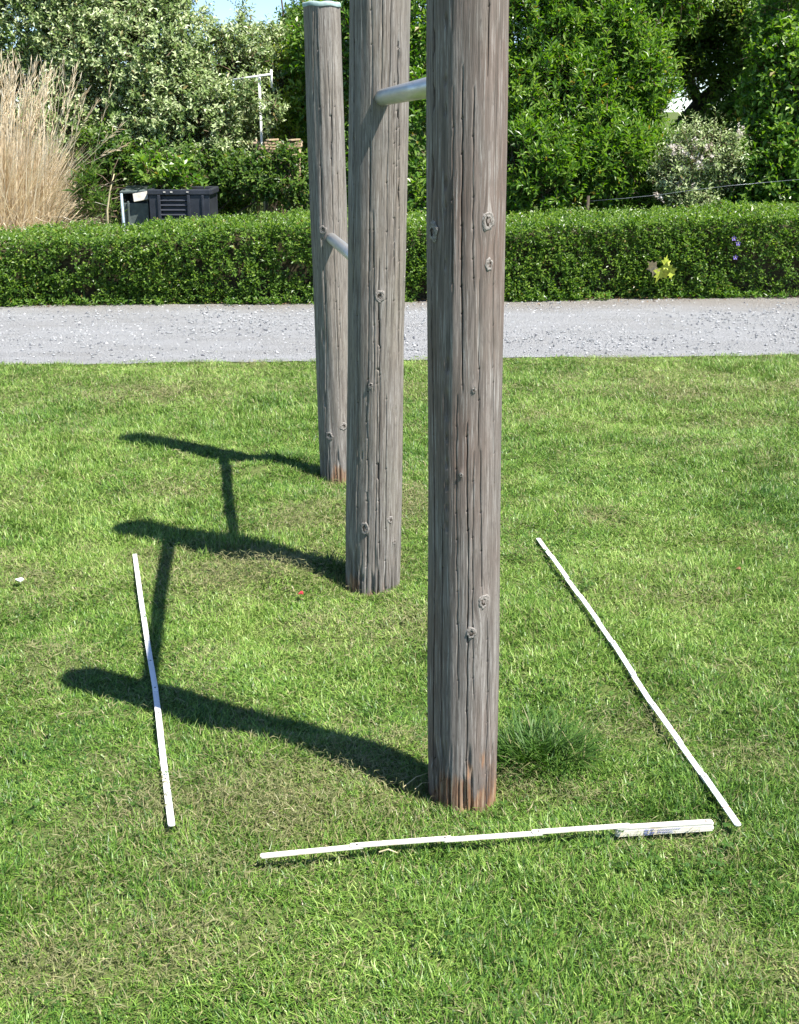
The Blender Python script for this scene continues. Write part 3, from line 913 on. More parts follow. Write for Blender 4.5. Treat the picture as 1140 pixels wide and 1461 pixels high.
# ================================================================== FOLDING RULERS
m_rule, nt, out = new_mat('white_painted_ruler')
tc = N(nt, 'ShaderNodeTexCoord')
n = noise(nt, stretch(nt, tc.outputs['Object'], (12, 90, 90)), 1.0, 4)
c = ramp(nt, n, [(0.30, (0.66, 0.62, 0.53)), (0.42, (0.80, 0.79, 0.76)), (0.7, (0.84, 0.84, 0.82))])
principled(nt, out, c, 0.45, 0, 0.4, n, 0.0003)
m_rule_warm, nt, out = new_mat('cream_worn_ruler')
tc = N(nt, 'ShaderNodeTexCoord')
n = noise(nt, stretch(nt, tc.outputs['Object'], (14, 160, 160)), 1.0, 4)
c = ramp(nt, n, [(0.33, (0.56, 0.45, 0.28)), (0.43, (0.78, 0.73, 0.62)), (0.7, (0.82, 0.79, 0.70))])
principled(nt, out, c, 0.5, 0, 0.4, n, 0.0003)
m_rivet = simple_mat('dark_rivet', (0.12, 0.11, 0.10), 0.5, 0.5)
m_red = simple_mat('red_scale_print', (0.55, 0.10, 0.08), 0.6)
m_blue = simple_mat('blue_print', (0.05, 0.10, 0.42), 0.6)
m_black = simple_mat('black_print', (0.05, 0.05, 0.06), 0.6)
SEG_L, SEG_W, SEG_T = 0.232, 0.016, 0.0032

def seg_mesh(name, mat):
    bm = bmesh.new()
    n = 6
    outl = []
    for s in (1, -1):
        for k in range(n + 1):
            a = (-math.pi / 2 + math.pi * k / n) if s == 1 else (math.pi / 2 + math.pi * k / n)
            outl.append((s * (SEG_L / 2 - SEG_W * 0.25) + math.cos(a) * SEG_W * 0.25, math.sin(a) * SEG_W * 0.5))
    lo = [bm.verts.new((x, y, 0)) for x, y in outl]
    hi = [bm.verts.new((x, y, SEG_T)) for x, y in outl]
    bm.faces.new(list(reversed(lo))); bm.faces.new(hi)
    for k in range(len(outl)):
        bm.faces.new((lo[k], lo[(k + 1) % len(outl)], hi[(k + 1) % len(outl)], hi[k]))
    me = bpy.data.meshes.new(name)
    bm.to_mesh(me); bm.free()
    me.materials.append(mat)
    return me
ME_SEG = {False: seg_mesh('ruler_segment', m_rule), True: seg_mesh('ruler_segment_worn', m_rule_warm)}
bm = bmesh.new()
bmesh.ops.create_cone(bm, cap_ends=True, segments=12, radius1=0.0032, radius2=0.0024, depth=0.0014)
ME_RIV = bpy.data.meshes.new('rivet'); bm.to_mesh(ME_RIV); bm.free(); ME_RIV.materials.append(m_rivet)
bm = bmesh.new(); bm_box(bm, (0.0038, SEG_W * 0.98, 0.0003))
ME_RED = bpy.data.meshes.new('scale_mark'); bm.to_mesh(ME_RED); bm.free(); ME_RED.materials.append(m_red)
bm = bmesh.new(); bm_box(bm, (0.0008, SEG_W * 0.28, 0.0003))
ME_TICK = bpy.data.meshes.new('scale_tick'); bm.to_mesh(ME_TICK); bm.free(); ME_TICK.materials.append(m_black)

def folding_ruler(label, chain, worn, red, packet=0, group='white folding rulers laid round the near post'):
    """chain: hinge points on the lawn; one segment between each pair, one above the other at the hinges"""
    root = thing('folding_ruler', label, 'folding ruler', chain[0], 0, group)
    base = Vector(chain[0])
    made = []
    for k in range(len(chain) - 1):
        a, b = Vector(chain[k]), Vector(chain[k + 1])
        d = (b - a)
        up = 0.0036 * (k % 2)
        q = d.to_track_quat('X', 'Z')
        s = bpy.data.objects.new('segment', ME_SEG[worn])
        link(s, root)
        s.matrix_local = Matrix.Translation((a + b) / 2 - base + Vector((0, 0, up))) @ q.to_matrix().to_4x4()
        for e in (-0.1, 0.1):
            if (k == 0 and e < 0) or (k == len(chain) - 2 and e > 0): continue
            rv = bpy.data.objects.new('rivet', ME_RIV); link(rv, s)
            rv.location = (e, 0, SEG_T + 0.0004)
        if red:
            for e in (-0.02 if k % 2 else 0.03,):
                rm = bpy.data.objects.new('scale_mark', ME_RED); link(rm, s)
                rm.location = (e + (0.06 if k % 2 else -0.045), 0, SEG_T + 0.0002)
        # fine centimetre ticks joined in one print
        bm = bmesh.new()
        for e in np.arange(-0.105, 0.106, 0.01):
            bm_box(bm, (0.0007, SEG_W * (0.2 if abs(round(e * 100)) % 5 else 0.3), 0.0002), (float(e), SEG_W * 0.36, SEG_T + 0.00012))
        to = obj_bm('scale_print', bm, m_black, s)
        tag(to, kind='stuff')
        made.append(s)
    return root, made

def chain_on_lawn(p0, p1, n, wob, lift):
    a = on_ground(*p0, lift); b = on_ground(*p1, lift)
    d = (b - a); side = Vector((-d.y, d.x, 0)).normalized()
    pts = []
    for k in range(n + 1):
        p = a + d * (k / n) + side * wob[k]
        pts.append(p)
    zz = [float(ground_h(np.array([p.x]), np.array([p.y]))[0]) for p in pts]
    for i, p in enumerate(pts):
        lo = max(0, i - 1); hi = min(n, i + 1)
        p.z = max(sum(zz[lo:hi + 1]) / (hi - lo + 1), zz[i] - 0.004) + lift
    return pts
# the hinge points lie 0.1 m in from the outer segments' ends, so the end points are pulled in a little
LIFT = 0.021
right_chain = chain_on_lawn((769, 777), (1049, 1173), 10, [0, .002, .004, .004, .002, 0, -.002, -.002, 0, 0, 0], LIFT)
folding_ruler('white folding ruler with red scale marks, stretched out straight on the grass', right_chain, False, True)
left_chain = chain_on_lawn((194, 791), (242.5, 1176), 10, [-.004, -.003, -.002, 0, .002, .004, .007, .006, .004, .003, .003], LIFT)
folding_ruler('white folding ruler crossed by the near post\'s shadow, stretched out slightly crooked', left_chain, False, False)
fa = on_ground(380, 1222); fb = on_ground(512, 1209.5)
front_chain = []
for k, (px, py) in enumerate([(384, 1221), (507, 1209), (637, 1199), (769, 1189.5), (889, 1181)]):
    p = on_ground(px, py, 0.030)
    front_chain.append(p)
fr_root, fr_segs = folding_ruler('cream worn folding ruler before the near post, half folded, printed in blue', front_chain, True, False)
# folded packet at its end
pa, pb = on_ground(893, 1180.5, 0.030), on_ground(1003, 1173.5, 0.030)
pz = 0.030 - 5 * (SEG_T + 0.0006)
pa.z = pb.z = pz
pd = (pb - pa).normalized()
pq = pd.to_track_quat('X', 'Z')
for k in range(6):
    s = bpy.data.objects.new('segment', ME_SEG[True]); link(s, fr_root)
    c0 = (pa + pb) / 2 + pd * random.uniform(-0.002, 0.002) + Vector((0, random.uniform(-0.0007, 0.0007), 0)) + Vector((0, 0, k * (SEG_T + 0.0006)))
    s.matrix_local = Matrix.Translation(c0 - Vector(front_chain[0])) @ pq.to_matrix().to_4x4()
    pack_last = s
for e in (-0.1, 0.1):
    rv = bpy.data.objects.new('rivet', ME_RIV); link(rv, pack_last); rv.location = (e, 0, SEG_T + 0.0004)
# blue lettering printed on the edge of the packet (faces the camera)
def print_box(name, x0, x1, z0, z1, parent, M):
    bm = bmesh.new(); bm_box(bm, (x1 - x0, 0.0003, z1 - z0), ((x0 + x1) / 2, 0, (z0 + z1) / 2))
    o = obj_bm(name, bm, m_blue, parent); o.matrix_local = M; return o
edge_M = Matrix.Translation((pa + pb) / 2 - Vector(front_chain[0])) @ pq.to_matrix().to_4x4() @ Matrix.Translation((0, -SEG_W / 2 - 0.0012, 0))
bm = bmesh.new()
for (x0, x1, z0, z1) in ((-0.050, -0.040, 0.0145, 0.0155), (-0.050, -0.040, 0.0125, 0.0135), (-0.051, -0.039, 0.0065, 0.0085), (-0.051, -0.039, 0.0042, 0.0056),
                         (-0.051, -0.030, 0.0012, 0.0019), (-0.036, -0.028, 0.0150, 0.0156), (-0.036, -0.034, 0.0115, 0.0150), (-0.030, -0.028, 0.0128, 0.0150),
                         (-0.037, -0.026, 0.0065, 0.0078), (-0.037, -0.028, 0.0044, 0.0053), (-0.024, -0.0225, 0.0135, 0.0142), (-0.0235, -0.022, 0.0065, 0.0072)):
    bm_box(bm, (x1 - x0, 0.0003, z1 - z0), ((x0 + x1) / 2, 0, (z0 + z1) / 2))
lg = obj_bm('printed_logo', bm, m_blue, fr_root); lg.matrix_local = edge_M

def text_part(name, body, size, x, z, M, parent):
    cu = bpy.data.curves.new(name, 'FONT'); cu.body = body; cu.size = size; cu.extrude = 0.00015; cu.space_character = 1.1; cu.resolution_u = 2
    tmp = bpy.data.objects.new('lettering_source', cu); COL.objects.link(tmp)
    dg = bpy.context.evaluated_depsgraph_get()
    me = bpy.data.meshes.new_from_object(tmp.evaluated_get(dg))
    bpy.data.objects.remove(tmp)
    me.materials.clear(); me.materials.append(m_blue)
    o = bpy.data.objects.new(name, me); link(o, parent)
    o.matrix_local = M @ Matrix.Translation((x, -0.0002, z)) @ Matrix.Rotation(math.pi / 2, 4, 'X')
    return o
text_part('lettering', 'POSSEHL', 0.0088, -0.019, 0.0035, edge_M, fr_root)
bm = bmesh.new()
for k in range(13):
    bm_box(bm, (0.0028, 0.0003, 0.0012), (-0.017 + k * 0.0042, 0, 0.0134))
sl = obj_bm('small_print', bm, m_blue, fr_root); sl.matrix_local = edge_M; tag(sl, kind='stuff')

# ================================================================== SMALL THINGS ON THE LAWN
m_white = simple_mat('white_scrap', (0.82, 0.82, 0.82), 0.6)
def scrap(name, label, cat, px, py, sx, sy, mat, z=0.03, rot=0.2, pts=None):
    p = on_ground(px, py); p.z = float(ground_h(np.array([p.x]), np.array([p.y]))[0]) + z
    bm = bmesh.new()
    n = 10
    vs = []
    for k in range(n):
        a = k / n * 6.2832
        r = 1 + 0.18 * math.sin(3 * a + 1) + 0.1 * math.cos(5 * a)
        vs.append(bm.verts.new((math.cos(a) * sx * r, math.sin(a) * sy * r, 0.004 * math.sin(2 * a))))
    c = bm.verts.new((0, 0, 0.004))
    for k in range(n): bm.faces.new((c, vs[k], vs[(k + 1) % n]))
    ext = bmesh.ops.extrude_face_region(bm, geom=bm.faces[:])
    bmesh.ops.translate(bm, verts=[g for g in ext['geom'] if isinstance(g, bmesh.types.BMVert)], vec=(0, 0, 0.003))
    bmesh.ops.recalc_face_normals(bm, faces=bm.faces)
    o = obj_bm(name, bm, mat)
    o.location = p; o.rotation_euler = (0.35, 0.1, rot)
    return tag(o, label, cat)
scrap('paper_scrap', 'small white scrap of paper lying alone in the grass', 'litter', 28, 836, 0.014, 0.008, m_white)
m_petal = simple_mat('red_petal', (0.45, 0.04, 0.05), 0.5)
scrap('fallen_petal', 'small red petal lying in the grass near the middle post', 'petal', 430, 856, 0.011, 0.008, m_petal, 0.03, 1.1)
m_brownleaf = simple_mat('brown_leaf', (0.24, 0.12, 0.05), 0.6)
scrap('fallen_leaf', 'small orange brown leaf lying in the lawn beside the straight ruler', 'leaf', 1052, 830, 0.010, 0.007, m_brownleaf, 0.03, 0.6)
m_straw = simple_mat('pale_straw', (0.55, 0.47, 0.27), 0.7)
def straw(label, p0, p1, z0, z1, r=0.0013):
    a = on_ground(*p0); b = on_ground(*p1)
    a.z = z0 + float(ground_h(np.array([a.x]), np.array([a.y]))[0]); b.z = z1 + float(ground_h(np.array([b.x]), np.array([b.y]))[0])
    bm = bmesh.new(); m = (a + b) / 2 + Vector((0, 0, 0.008))
    tube(bm, [a - a, m - a, b - a], [r, r * 1.1, r * 0.5], 6)
    o = obj_bm('straw', bm, m_straw); o.location = a
    return tag(o, label, 'straw', 'dry straws lying on the lawn')
straw('longer pale straw resting against the shaded foot of the near post', (575, 1130), (612, 1114), 0.03, 0.05, 0.001)
straw('pale straw bridging the shadow just left of the near post', (592, 1133), (612, 1126), 0.035, 0.045, 0.0009)
straw('short yellow straw lying below the cream worn ruler', (541, 1231), (567, 1232), 0.03, 0.03, 0.002)

# ================================================================== LEAVES AND SHRUBS
def leaves_mesh(P, D, U, L, W, tint, fold=0.25, four=True):
    """P base, D direction, U rough normal, L length, W width per leaf -> verts, tris, tints"""
    n = len(P)
    D = D / np.linalg.norm(D, axis=1, keepdims=True)
    S = np.cross(D, U); S /= np.linalg.norm(S, axis=1, keepdims=True) + 1e-9
    Nn = np.cross(S, D)
    L = L[:, None]; W = W[:, None]
    droop = rng.uniform(-0.05, 0.22, (n, 1))
    if four:
        base = P
        mid = P + D * L * 0.48 - Nn * L * droop * 0.25
        l = mid - S * W * 0.5 + Nn * W * fold
        r = mid + S * W * 0.5 + Nn * W * fold
        tip = P + D * L - Nn * L * droop
        v = np.stack([base, l, mid, r, tip], 1)
        f = np.array([[0, 2, 1], [0, 3, 2], [2, 4, 1], [3, 4, 2]])
    else:
        mid = P + D * L * 0.5
        v = np.stack([P, mid - S * W * 0.5 + Nn * W * fold, mid + S * W * 0.5 + Nn * W * fold, P + D * L - Nn * L * droop], 1)
        f = np.array([[0, 3, 1], [0, 2, 3]])
    m = v.shape[1]
    t = f[None] + (np.arange(n) * m)[:, None, None]
    return v.reshape(-1, 3), t.reshape(-1, 3), np.repeat(tint, m, 0)

def unit(a): return a / (np.linalg.norm(a, axis=-1, keepdims=True) + 1e-9)

def twig_origins(blobs, n, inward=0.35, back=0.45, zmin=0.05):
    """points spread through the shell of a union of ellipsoids"""
    vols = np.array([b[3] * b[4] + b[4] * b[5] + b[3] * b[5] for b in blobs]); vols /= vols.sum()
    out_p, out_n = [], []
    for b, f in zip(blobs, vols):
        m = int(n * f)
        d = unit(rng.normal(0, 1, (m, 3)))
        r = 1 - inward * rng.random(m) ** 1.6
        c = np.array(b[:3]); s = np.array(b[3:6])
        p = c + d * s * r[:, None]
        nn = unit(d / s)
        keep = p[:, 2] > zmin
        cl = 0.6 * vnoise(p[:, 0] + 0.6 * p[:, 1], p[:, 2] - 0.5 * p[:, 1], 3.4, 71) + 0.4 * vnoise(p[:, 0] - 0.5 * p[:, 1], p[:, 2] + 0.4 * p[:, 1], 8.0, 72)
        keep &= rng.random(m) < np.clip((cl - 0.26) * 4.0, 0.06, 1.0)
        keep &= ~((d[:, 1] > 0.25) & (rng.random(m) > back))
        for b2 in blobs:
            if b2 is b: continue
            q = (((p - np.array(b2[:3])) / np.array(b2[3:6])) ** 2).sum(1)
            keep &= q > 0.42
        out_p.append(p[keep]); out_n.append(nn[keep])
    return np.concatenate(out_p), np.concatenate(out_n)

def twigs(P, Nn, length, k, up, mat_leaf, mat_twig, parent, leaf_l, leaf_w, hue, fold=0.25, spread=0.9, pale=0.0, name='foliage', stems=True, four=True, base=None, start=0.1, droop=0.0, whorl=False):
    n = len(P)
    T = unit(Nn * 0.75 + np.array([0, 0, up]) + rng.normal(0, 0.38, (n, 3)))
    Ls = length * rng.uniform(0.6, 1.35, n)
    A = P - T * (Ls * 0.45)[:, None]
    t = np.linspace(start, 1.0, k)[None, :] + rng.uniform(-0.03, 0.03, (n, k))
    sag = (droop * Ls)[:, None, None] * (t ** 2)[..., None] * np.array([0, 0, -1.0])
    LP = A[:, None, :] + T[:, None, :] * (Ls[:, None] * t)[..., None] + sag
    ref = unit(np.cross(T, unit(rng.normal(0, 1, (n, 3)))))
    ref2 = np.cross(T, ref)
    phi = (np.arange(k)[None, :] * 2.4 + rng.uniform(0, 6.28, (n, 1))) + rng.normal(0, 0.4, (n, k))
    side = ref[:, None, :] * np.cos(phi)[..., None] + ref2[:, None, :] * np.sin(phi)[..., None]
    fwd = 1.0 - spread * (1.0 - 0.55 * t)
    D = unit(T[:, None, :] * fwd[..., None] + side * spread + np.array([0, 0, 0.12]) + rng.normal(0, 0.15, (n, k, 3)))
    U = unit(np.array([0.25, -0.2, 0.9]) + T[:, None, :] * 0.5 + rng.normal(0, 0.35, (n, k, 3)))
    ll = leaf_l * rng.uniform(0.55, 1.25, (n, k)) * (0.75 + 0.35 * np.sin(np.pi * np.clip(t, 0, 1)))
    ww = leaf_w / leaf_l * ll * rng.uniform(0.8, 1.2, (n, k))
    th = np.clip(rng.normal(0, 0.16, (n, 1)) + rng.normal(hue, 0.14, (n, k)) + 0.22 * (t - 0.5), 0, 1)
    th = np.where(rng.random((n, k)) < pale, rng.uniform(0.85, 1.0, (n, k)), th)
    dry = np.where(rng.random((n, k)) < 0.012, 0.8, 0.0)
    tint = np.stack([th, dry], -1).reshape(-1, 2)
    f = lambda a: a.reshape(-1, *a.shape[2:])
    v, tr, c = leaves_mesh(f(LP), f(D), f(U), f(ll), f(ww), tint, fold, four)
    o = mesh_tris(name, v, tr, mat_leaf, parent, tint=c, loc=None)
    if parent is not None:
        o.matrix_parent_inverse = Matrix.Translation(-parent.location)
    tag(o, kind='stuff')
    if stems:
        # three-sided tapered stems
        B = A - T * (Ls * 0.25)[:, None]
        E = A + T * Ls[:, None] * 0.92 + (droop * Ls * 0.85)[:, None] * np.array([0, 0, -1.0])
        rr = 0.0032 + 0.006 * length
        ang = np.array([0, 2.094, 4.189])
        ring = ref[:, None, :] * np.cos(ang)[None, :, None] + ref2[:, None, :] * np.sin(ang)[None, :, None]
        v = np.concatenate([B[:, None, :] + ring * rr, E[:, None, :] + ring * rr * 0.3], 1)
        ft = []
        for i in range(3):
            j = (i + 1) % 3
            ft += [[i, j, j + 3], [i, j + 3, i + 3]]
        tr = (np.array(ft)[None] + (np.arange(n) * 6)[:, None, None]).reshape(-1, 3)
        so = mesh_tris('twigs', v.reshape(-1, 3), tr, mat_twig, parent)
        if parent is not None:
            so.matrix_parent_inverse = Matrix.Translation(-parent.location)
        tag(so, kind='stuff')
    return o

m_bark = simple_mat('dark_bark', (0.075, 0.06, 0.045), 0.9, 0, 0.2, 0.4, 25, 0.01)
m_twig = simple_mat('brown_twig', (0.14, 0.10, 0.065), 0.8, 0, 0.2, 0.35, 40)

def stem_part(name, parent, lines, mat=None):
    """limbs: list of (points, radii); one mesh per call"""
    bm = bmesh.new()
    for pts, rad in lines:
        tube(bm, [Vector(p) - parent.location for p in pts], rad, 9)
    return obj_bm(name, bm, mat or m_bark, parent, smooth=True)

def stems_for(parent, base, blobs, n, r0=0.03, rnd=None, name='stem'):
    for k in range(n):
        b = blobs[k % len(blobs)]
        a = Vector((base[0] + random.uniform(-0.18, 0.18), base[1] + random.uniform(-0.12, 0.12), -0.05))
        e = Vector((b[0] + random.uniform(-.5, .5) * b[3], b[1] + random.uniform(-.3, .3) * b[4], b[2] + random.uniform(0.2, 0.8) * b[5]))
        m1 = a.lerp(e, 0.35) + Vector((random.uniform(-.08, .08), random.uniform(-.08, .08), 0.1))
        m2 = a.lerp(e, 0.7) + Vector((random.uniform(-.1, .1), random.uniform(-.1, .1), 0.05))
        stem_part(name, parent, [([a, m1, m2, e], [r0, r0 * 0.8, r0 * 0.5, r0 * 0.15])])

# ---- leaf colours
ml_silver = leaf_mat('silvery_leaf', [(0.0, (0.045, 0.085, 0.024)), (0.35, (0.115, 0.185, 0.050)), (0.7, (0.25, 0.34, 0.11)), (1.0, (0.56, 0.62, 0.36))], 0.25, 0.38, 0.5, (0.30, 0.22, 0.09))
ml_bright = leaf_mat('bright_pointed_leaf', [(0.0, (0.030, 0.081, 0.016)), (0.4, (0.074, 0.169, 0.024)), (0.75, (0.142, 0.270, 0.035)), (1.0, (0.270, 0.392, 0.081))], 0.45, 0.34, 0.5, (0.30, 0.20, 0.05))
ml_mid = leaf_mat('mid_green_leaf', [(0.0, (0.027, 0.068, 0.016)), (0.5, (0.074, 0.155, 0.027)), (1.0, (0.189, 0.284, 0.054))], 0.45, 0.4, 0.45, (0.25, 0.20, 0.06))
ml_yellow = leaf_mat('yellow_green_leaf', [(0.0, (0.095, 0.176, 0.020)), (0.5, (0.230, 0.338, 0.027)), (1.0, (0.446, 0.513, 0.068))], 0.4, 0.4, 0.45, (0.30, 0.16, 0.03))
ml_hedge = leaf_mat('hedge_leaf', [(0.0, (0.027, 0.070, 0.016)), (0.4, (0.074, 0.159, 0.024)), (0.75, (0.149, 0.257, 0.038)), (1.0, (0.270, 0.392, 0.068))], 0.45, 0.36, 0.45, (0.25, 0.17, 0.06))
ml_blossom = leaf_mat('pale_blossom', [(0.0, (0.42, 0.36, 0.30)), (0.5, (0.62, 0.56, 0.50)), (1.0, (0.78, 0.74, 0.70))], 0.3, 0.6, 0.2)

# ---- clipped hedge
def hedge():
    xs0, xs1 = -6.2, 6.2
    root = thing('clipped_hedge', 'long clipped green hedge along the far side of the gravel path', 'hedge', (0, float(far_edge(0)) + 0.4, 0))
    depth = 0.85
    def front(x): return far_edge(x) - 0.03 + (vnoise(x, x * 0, 1.3, 41) - 0.5) * 0.10
    def topz(x):
        # height follows the photograph: a little lower at the left end
        return np.interp(x, [-6.2, -3.6, -2.3, -0.9, 1.0, 2.2, 3.6, 6.2], [0.52, 0.535, 0.575, 0.65, 0.635, 0.665, 0.71, 0.72]) + (vnoise(x, x * 0, 1.6, 42) - 0.5) * 0.04
    # solid dark core standing for the twig mass, added to block light
    n = 60
    xs = np.linspace(xs0, xs1, n)
    f = front(xs) + 0.13; tz = topz(xs) - 0.10; bk = front(xs) + depth - 0.13
    v = np.concatenate([np.stack([xs, f, 0 * xs - 0.02], -1), np.stack([xs, f, tz], -1), np.stack([xs, bk, tz + 0.03], -1), np.stack([xs, bk, 0 * xs - 0.02], -1)])
    q = []
    for k in range(3):
        a = np.arange(n - 1) + k * n
        q.append(np.stack([a, a + 1, a + n + 1, a + n], -1))
    core = mesh_tris('twig_light_block', v - np.array(root.location), quads_to_tris(np.concatenate(q)), simple_mat('hedge_twig_light_block', (0.06, 0.052, 0.03), 0.95, 0, 0.05, 0.5, 40), root)
    # leaves: front face, top, rear edge
    def sprigs(n, where):
        x = rng.uniform(xs0, xs1, n)
        if where == 'front':
            h = rng.random(n)
            z = -0.035 + (topz(x) + 0.03) * h
            y = front(x) + rng.exponential(0.03, n) - 0.02 + 0.05 * np.clip(h - 0.85, 0, 1) + (vnoise(x * 5, z * 5, 1.0, 44) - 0.5) * 0.08 + (vnoise(x * 2.1, z * 2.1, 1.0, 49) - 0.5) * 0.09
            y = y + 0.05 * np.clip(0.18 - h, 0, 1)
            nn = np.stack([rng.normal(0, .2, n), np.full(n, -1.0), rng.normal(0.25, .25, n)], -1)
        else:
            u = rng.random(n)
            y = front(x) + u * depth
            z = topz(x) + 0.045 * u - rng.exponential(0.022, n) + (vnoise(x * 6, y * 6, 1.0, 45) - 0.5) * 0.05
            nn = np.stack([rng.normal(0, .25, n), rng.normal(-0.3, .25, n), np.full(n, 1.0)], -1)
        return np.stack([x, y, z], -1), unit(nn)
    k = 6
    P1, N1 = sprigs(18500, 'front'); P2, N2 = sprigs(9500, 'top')
    kk = vnoise(P1[:, 0] * 4, P1[:, 2] * 4, 1.0, 57) * 0.6 + vnoise(P1[:, 0] * 11, P1[:, 2] * 11, 1.0, 58) * 0.4
    keep = rng.random(len(P1)) < np.clip((kk - 0.22) * 4.5, 0.12, 1); P1, N1 = P1[keep], N1[keep]
    twigs(np.concatenate([P1, P2]), np.concatenate([N1, N2]), 0.075, k, 0.55, ml_hedge, m_twig, root, 0.036, 0.018, 0.60, 0.22, 0.85, 0.0, stems=False, four=False)
    # odd straight shoots above the clipped top
    x = rng.uniform(xs0, xs1, 700); y = front(x) + rng.uniform(0.05, depth, 700); z = topz(x) + 0.02
    twigs(np.stack([x, y, z], -1), np.tile([0, -0.1, 1.0], (700, 1)), 0.11, 9, 1.6, ml_hedge, m_twig, root, 0.034, 0.015, 0.62, 0.22, 0.8, name='shoots', four=False)
    # low weeds at its foot
    x = rng.uniform(xs0, xs1, 900); y = front(x) - rng.uniform(0.0, 0.10, 900); k_ = vnoise(x, x * 0, 1.9, 46) > 0.45
    x, y = x[k_], y[k_]
    twigs(np.stack([x, y, np.full(len(x), 0.03)], -1), np.tile([0, -0.5, 0.8], (len(x), 1)), 0.07, 6, 0.7, ml_bright, m_twig, root, 0.038, 0.014, 0.55, 0.2, 0.9, name='foot_shoots', stems=False, four=False)
    return root
hedge()

# dead leaves and soil along the hedge's foot
def litter(n=2600):
    x = rng.uniform(-6, 6, n); off = rng.exponential(0.07, n)
    y = far_edge(x) + 0.05 - off
    k = vnoise(x, x * 0, 1.1, 48) + rng.random(n) * 0.5 > 0.5
    x, y = x[k], y[k]; n = len(x)
    D = unit(np.stack([rng.normal(0, 1, n), rng.normal(0, 1, n), rng.normal(0, .25, n)], -1))
    U = unit(np.stack([rng.normal(0, .3, n), rng.normal(0, .3, n), np.ones(n)], -1))
    v, t, c = leaves_mesh(np.stack([x, y, 0.016 + rng.random(n) * 0.012], -1), D, U, rng.uniform(0.012, 0.04, n), rng.uniform(0.006, 0.014, n), np.stack([rng.random(n), np.zeros(n)], -1), 0.3, False)
    m = leaf_mat('dead_leaf', [(0.0, (0.07, 0.045, 0.025)), (0.5, (0.17, 0.10, 0.05)), (1.0, (0.33, 0.22, 0.12))], 0.1, 0.8, 0.1)
    o = mesh_tris('leaf_litter', v, t, m, tint=c)
    tag(o, 'brown dead leaves and dust along the foot of the hedge', kind='stuff')
litter()

# ---- tall rough grass of the garden behind the hedge
def garden_grass():
    n = 26000
    x = rng.uniform(-6.2, 6.2, n); y = 11.9 + rng.random(n) ** 1.3 * 7.5
    az = rng.uniform(0, 6.28, n)
    h = rng.uniform(0.18, 0.52, n) * (0.6 + 0.7 * vnoise(x, y, 0.8, 51)) * np.where(y > 14.5, 1.15, 0.8)
    lean = np.abs(rng.normal(0.2, 0.15, n)); curl = rng.uniform(0.1, 0.8, n)
    tint = np.stack([np.clip(rng.normal(0.55, 0.2, n), 0, 1), np.where(rng.random(n) < 0.04, 0.7, 0)], -1)
    v, t, c = blades(x, y, h, rng.uniform(0.006, 0.013, n), lean, az, curl, tint, 2)
    o = mesh_tris('garden_grass', v, t, m_grass, tint=c)
    tag(o, 'tall rough green grass of the garden behind the hedge', 'grass', kind='stuff')
garden_grass()

def shrub(name, label, cat, blobs, base, n, length, k, up, mat, leaf_l, leaf_w, hue, stems=6, r0=0.03, group=None, inward=0.4, spread=0.9, pale=0.0, fold=0.25, droop=0.0, limb_name='stem', mt=None, four=False, back=0.45):
    root = thing(name, label, cat, (base[0], base[1], 0), 0, group)
    P, Nn = twig_origins(blobs, n * 7, inward, back)
    sel = rng.permutation(len(P))[:n]; P, Nn = P[sel], Nn[sel]
    twigs(P, Nn, length, k, up, mat, mt or m_twig, root, leaf_l, leaf_w, hue, fold, spread, pale, droop=droop, four=four)
    if stems: stems_for(root, base, blobs, stems, r0, name=limb_name)
    return root

def B(px, py, dist, rx, ry, rz):
    p = at(px, py, dist)
    return (p.x, p.y, p.z, rx, ry, rz)

# big silvery shrub on the left; pale share paints sun highlights into leaf colours
blobs = [B(60, 40, 15.2, 1.1, .9, 1.0), B(190, 110, 14.6, .95, .8, .95), B(150, -60, 15.2, 1.2, .9, .8), B(240, 75, 14.8, .55, .7, .78), B(120, 210, 14.2, .75, .6, .75), B(250, 195, 14.3, .75, .6, .75),
         B(330, 130, 14.9, .55, .6, .7), B(330, 230, 15.0, .5, .5, .55), B(380, 90, 15.4, .35, .5, .38), B(350, 45, 15.2, .09, .2, .30), B(305, 88, 15.2, .3, .4, .33), B(-60, 120, 15.0, .8, .7, 1.1), B(348, 116, 14.0, .16, .1, .10), B(388, 150, 14.0, .11, .1, .14)]
shrub('silvery_shrub', 'large silvery green shrub behind the dry ornamental grass and dark compost bin', 'shrub', blobs, (-3.0, 14.9, 0), 11500, 0.22, 13, 0.35, ml_silver, 0.062, 0.029, 0.58, 12, 0.03, pale=0.16, spread=0.95)
# darker leafy lower bush in front of it
blobs = [B(150, 235, 13.7, .35, .3, .35), B(240, 245, 13.6, .45, .3, .3), B(320, 262, 13.9, .35, .3, .3), B(378, 262, 13.5, .24, .2, .17), B(415, 268, 13.5, .2, .2, .2), B(382, 236, 13.55, .2, .12, .10), B(412, 232, 13.5, .13, .1, .14)]
shrub('leafy_bush', 'low dark leafy bush between the silvery shrub and the compost bins', 'bush', blobs, (-2.6, 13.6, 0), 1300, 0.2, 9, 0.5, ml_mid, 0.065, 0.033, 0.55, 5, 0.014)
# light sapling just behind the bin
blobs = [B(225, 245, 13.15, .2, .15, .16), B(262, 250, 13.1, .16, .14, .14)]
shrub('leafy_sapling', 'fresh light green sapling with broad leaves rising behind the dark compost bin', 'sapling', blobs, (-2.45, 13.1, 0), 70, 0.2, 8, 0.7, ml_bright, 0.09, 0.045, 0.72, 4, 0.009, spread=0.8, mt=m_twig)
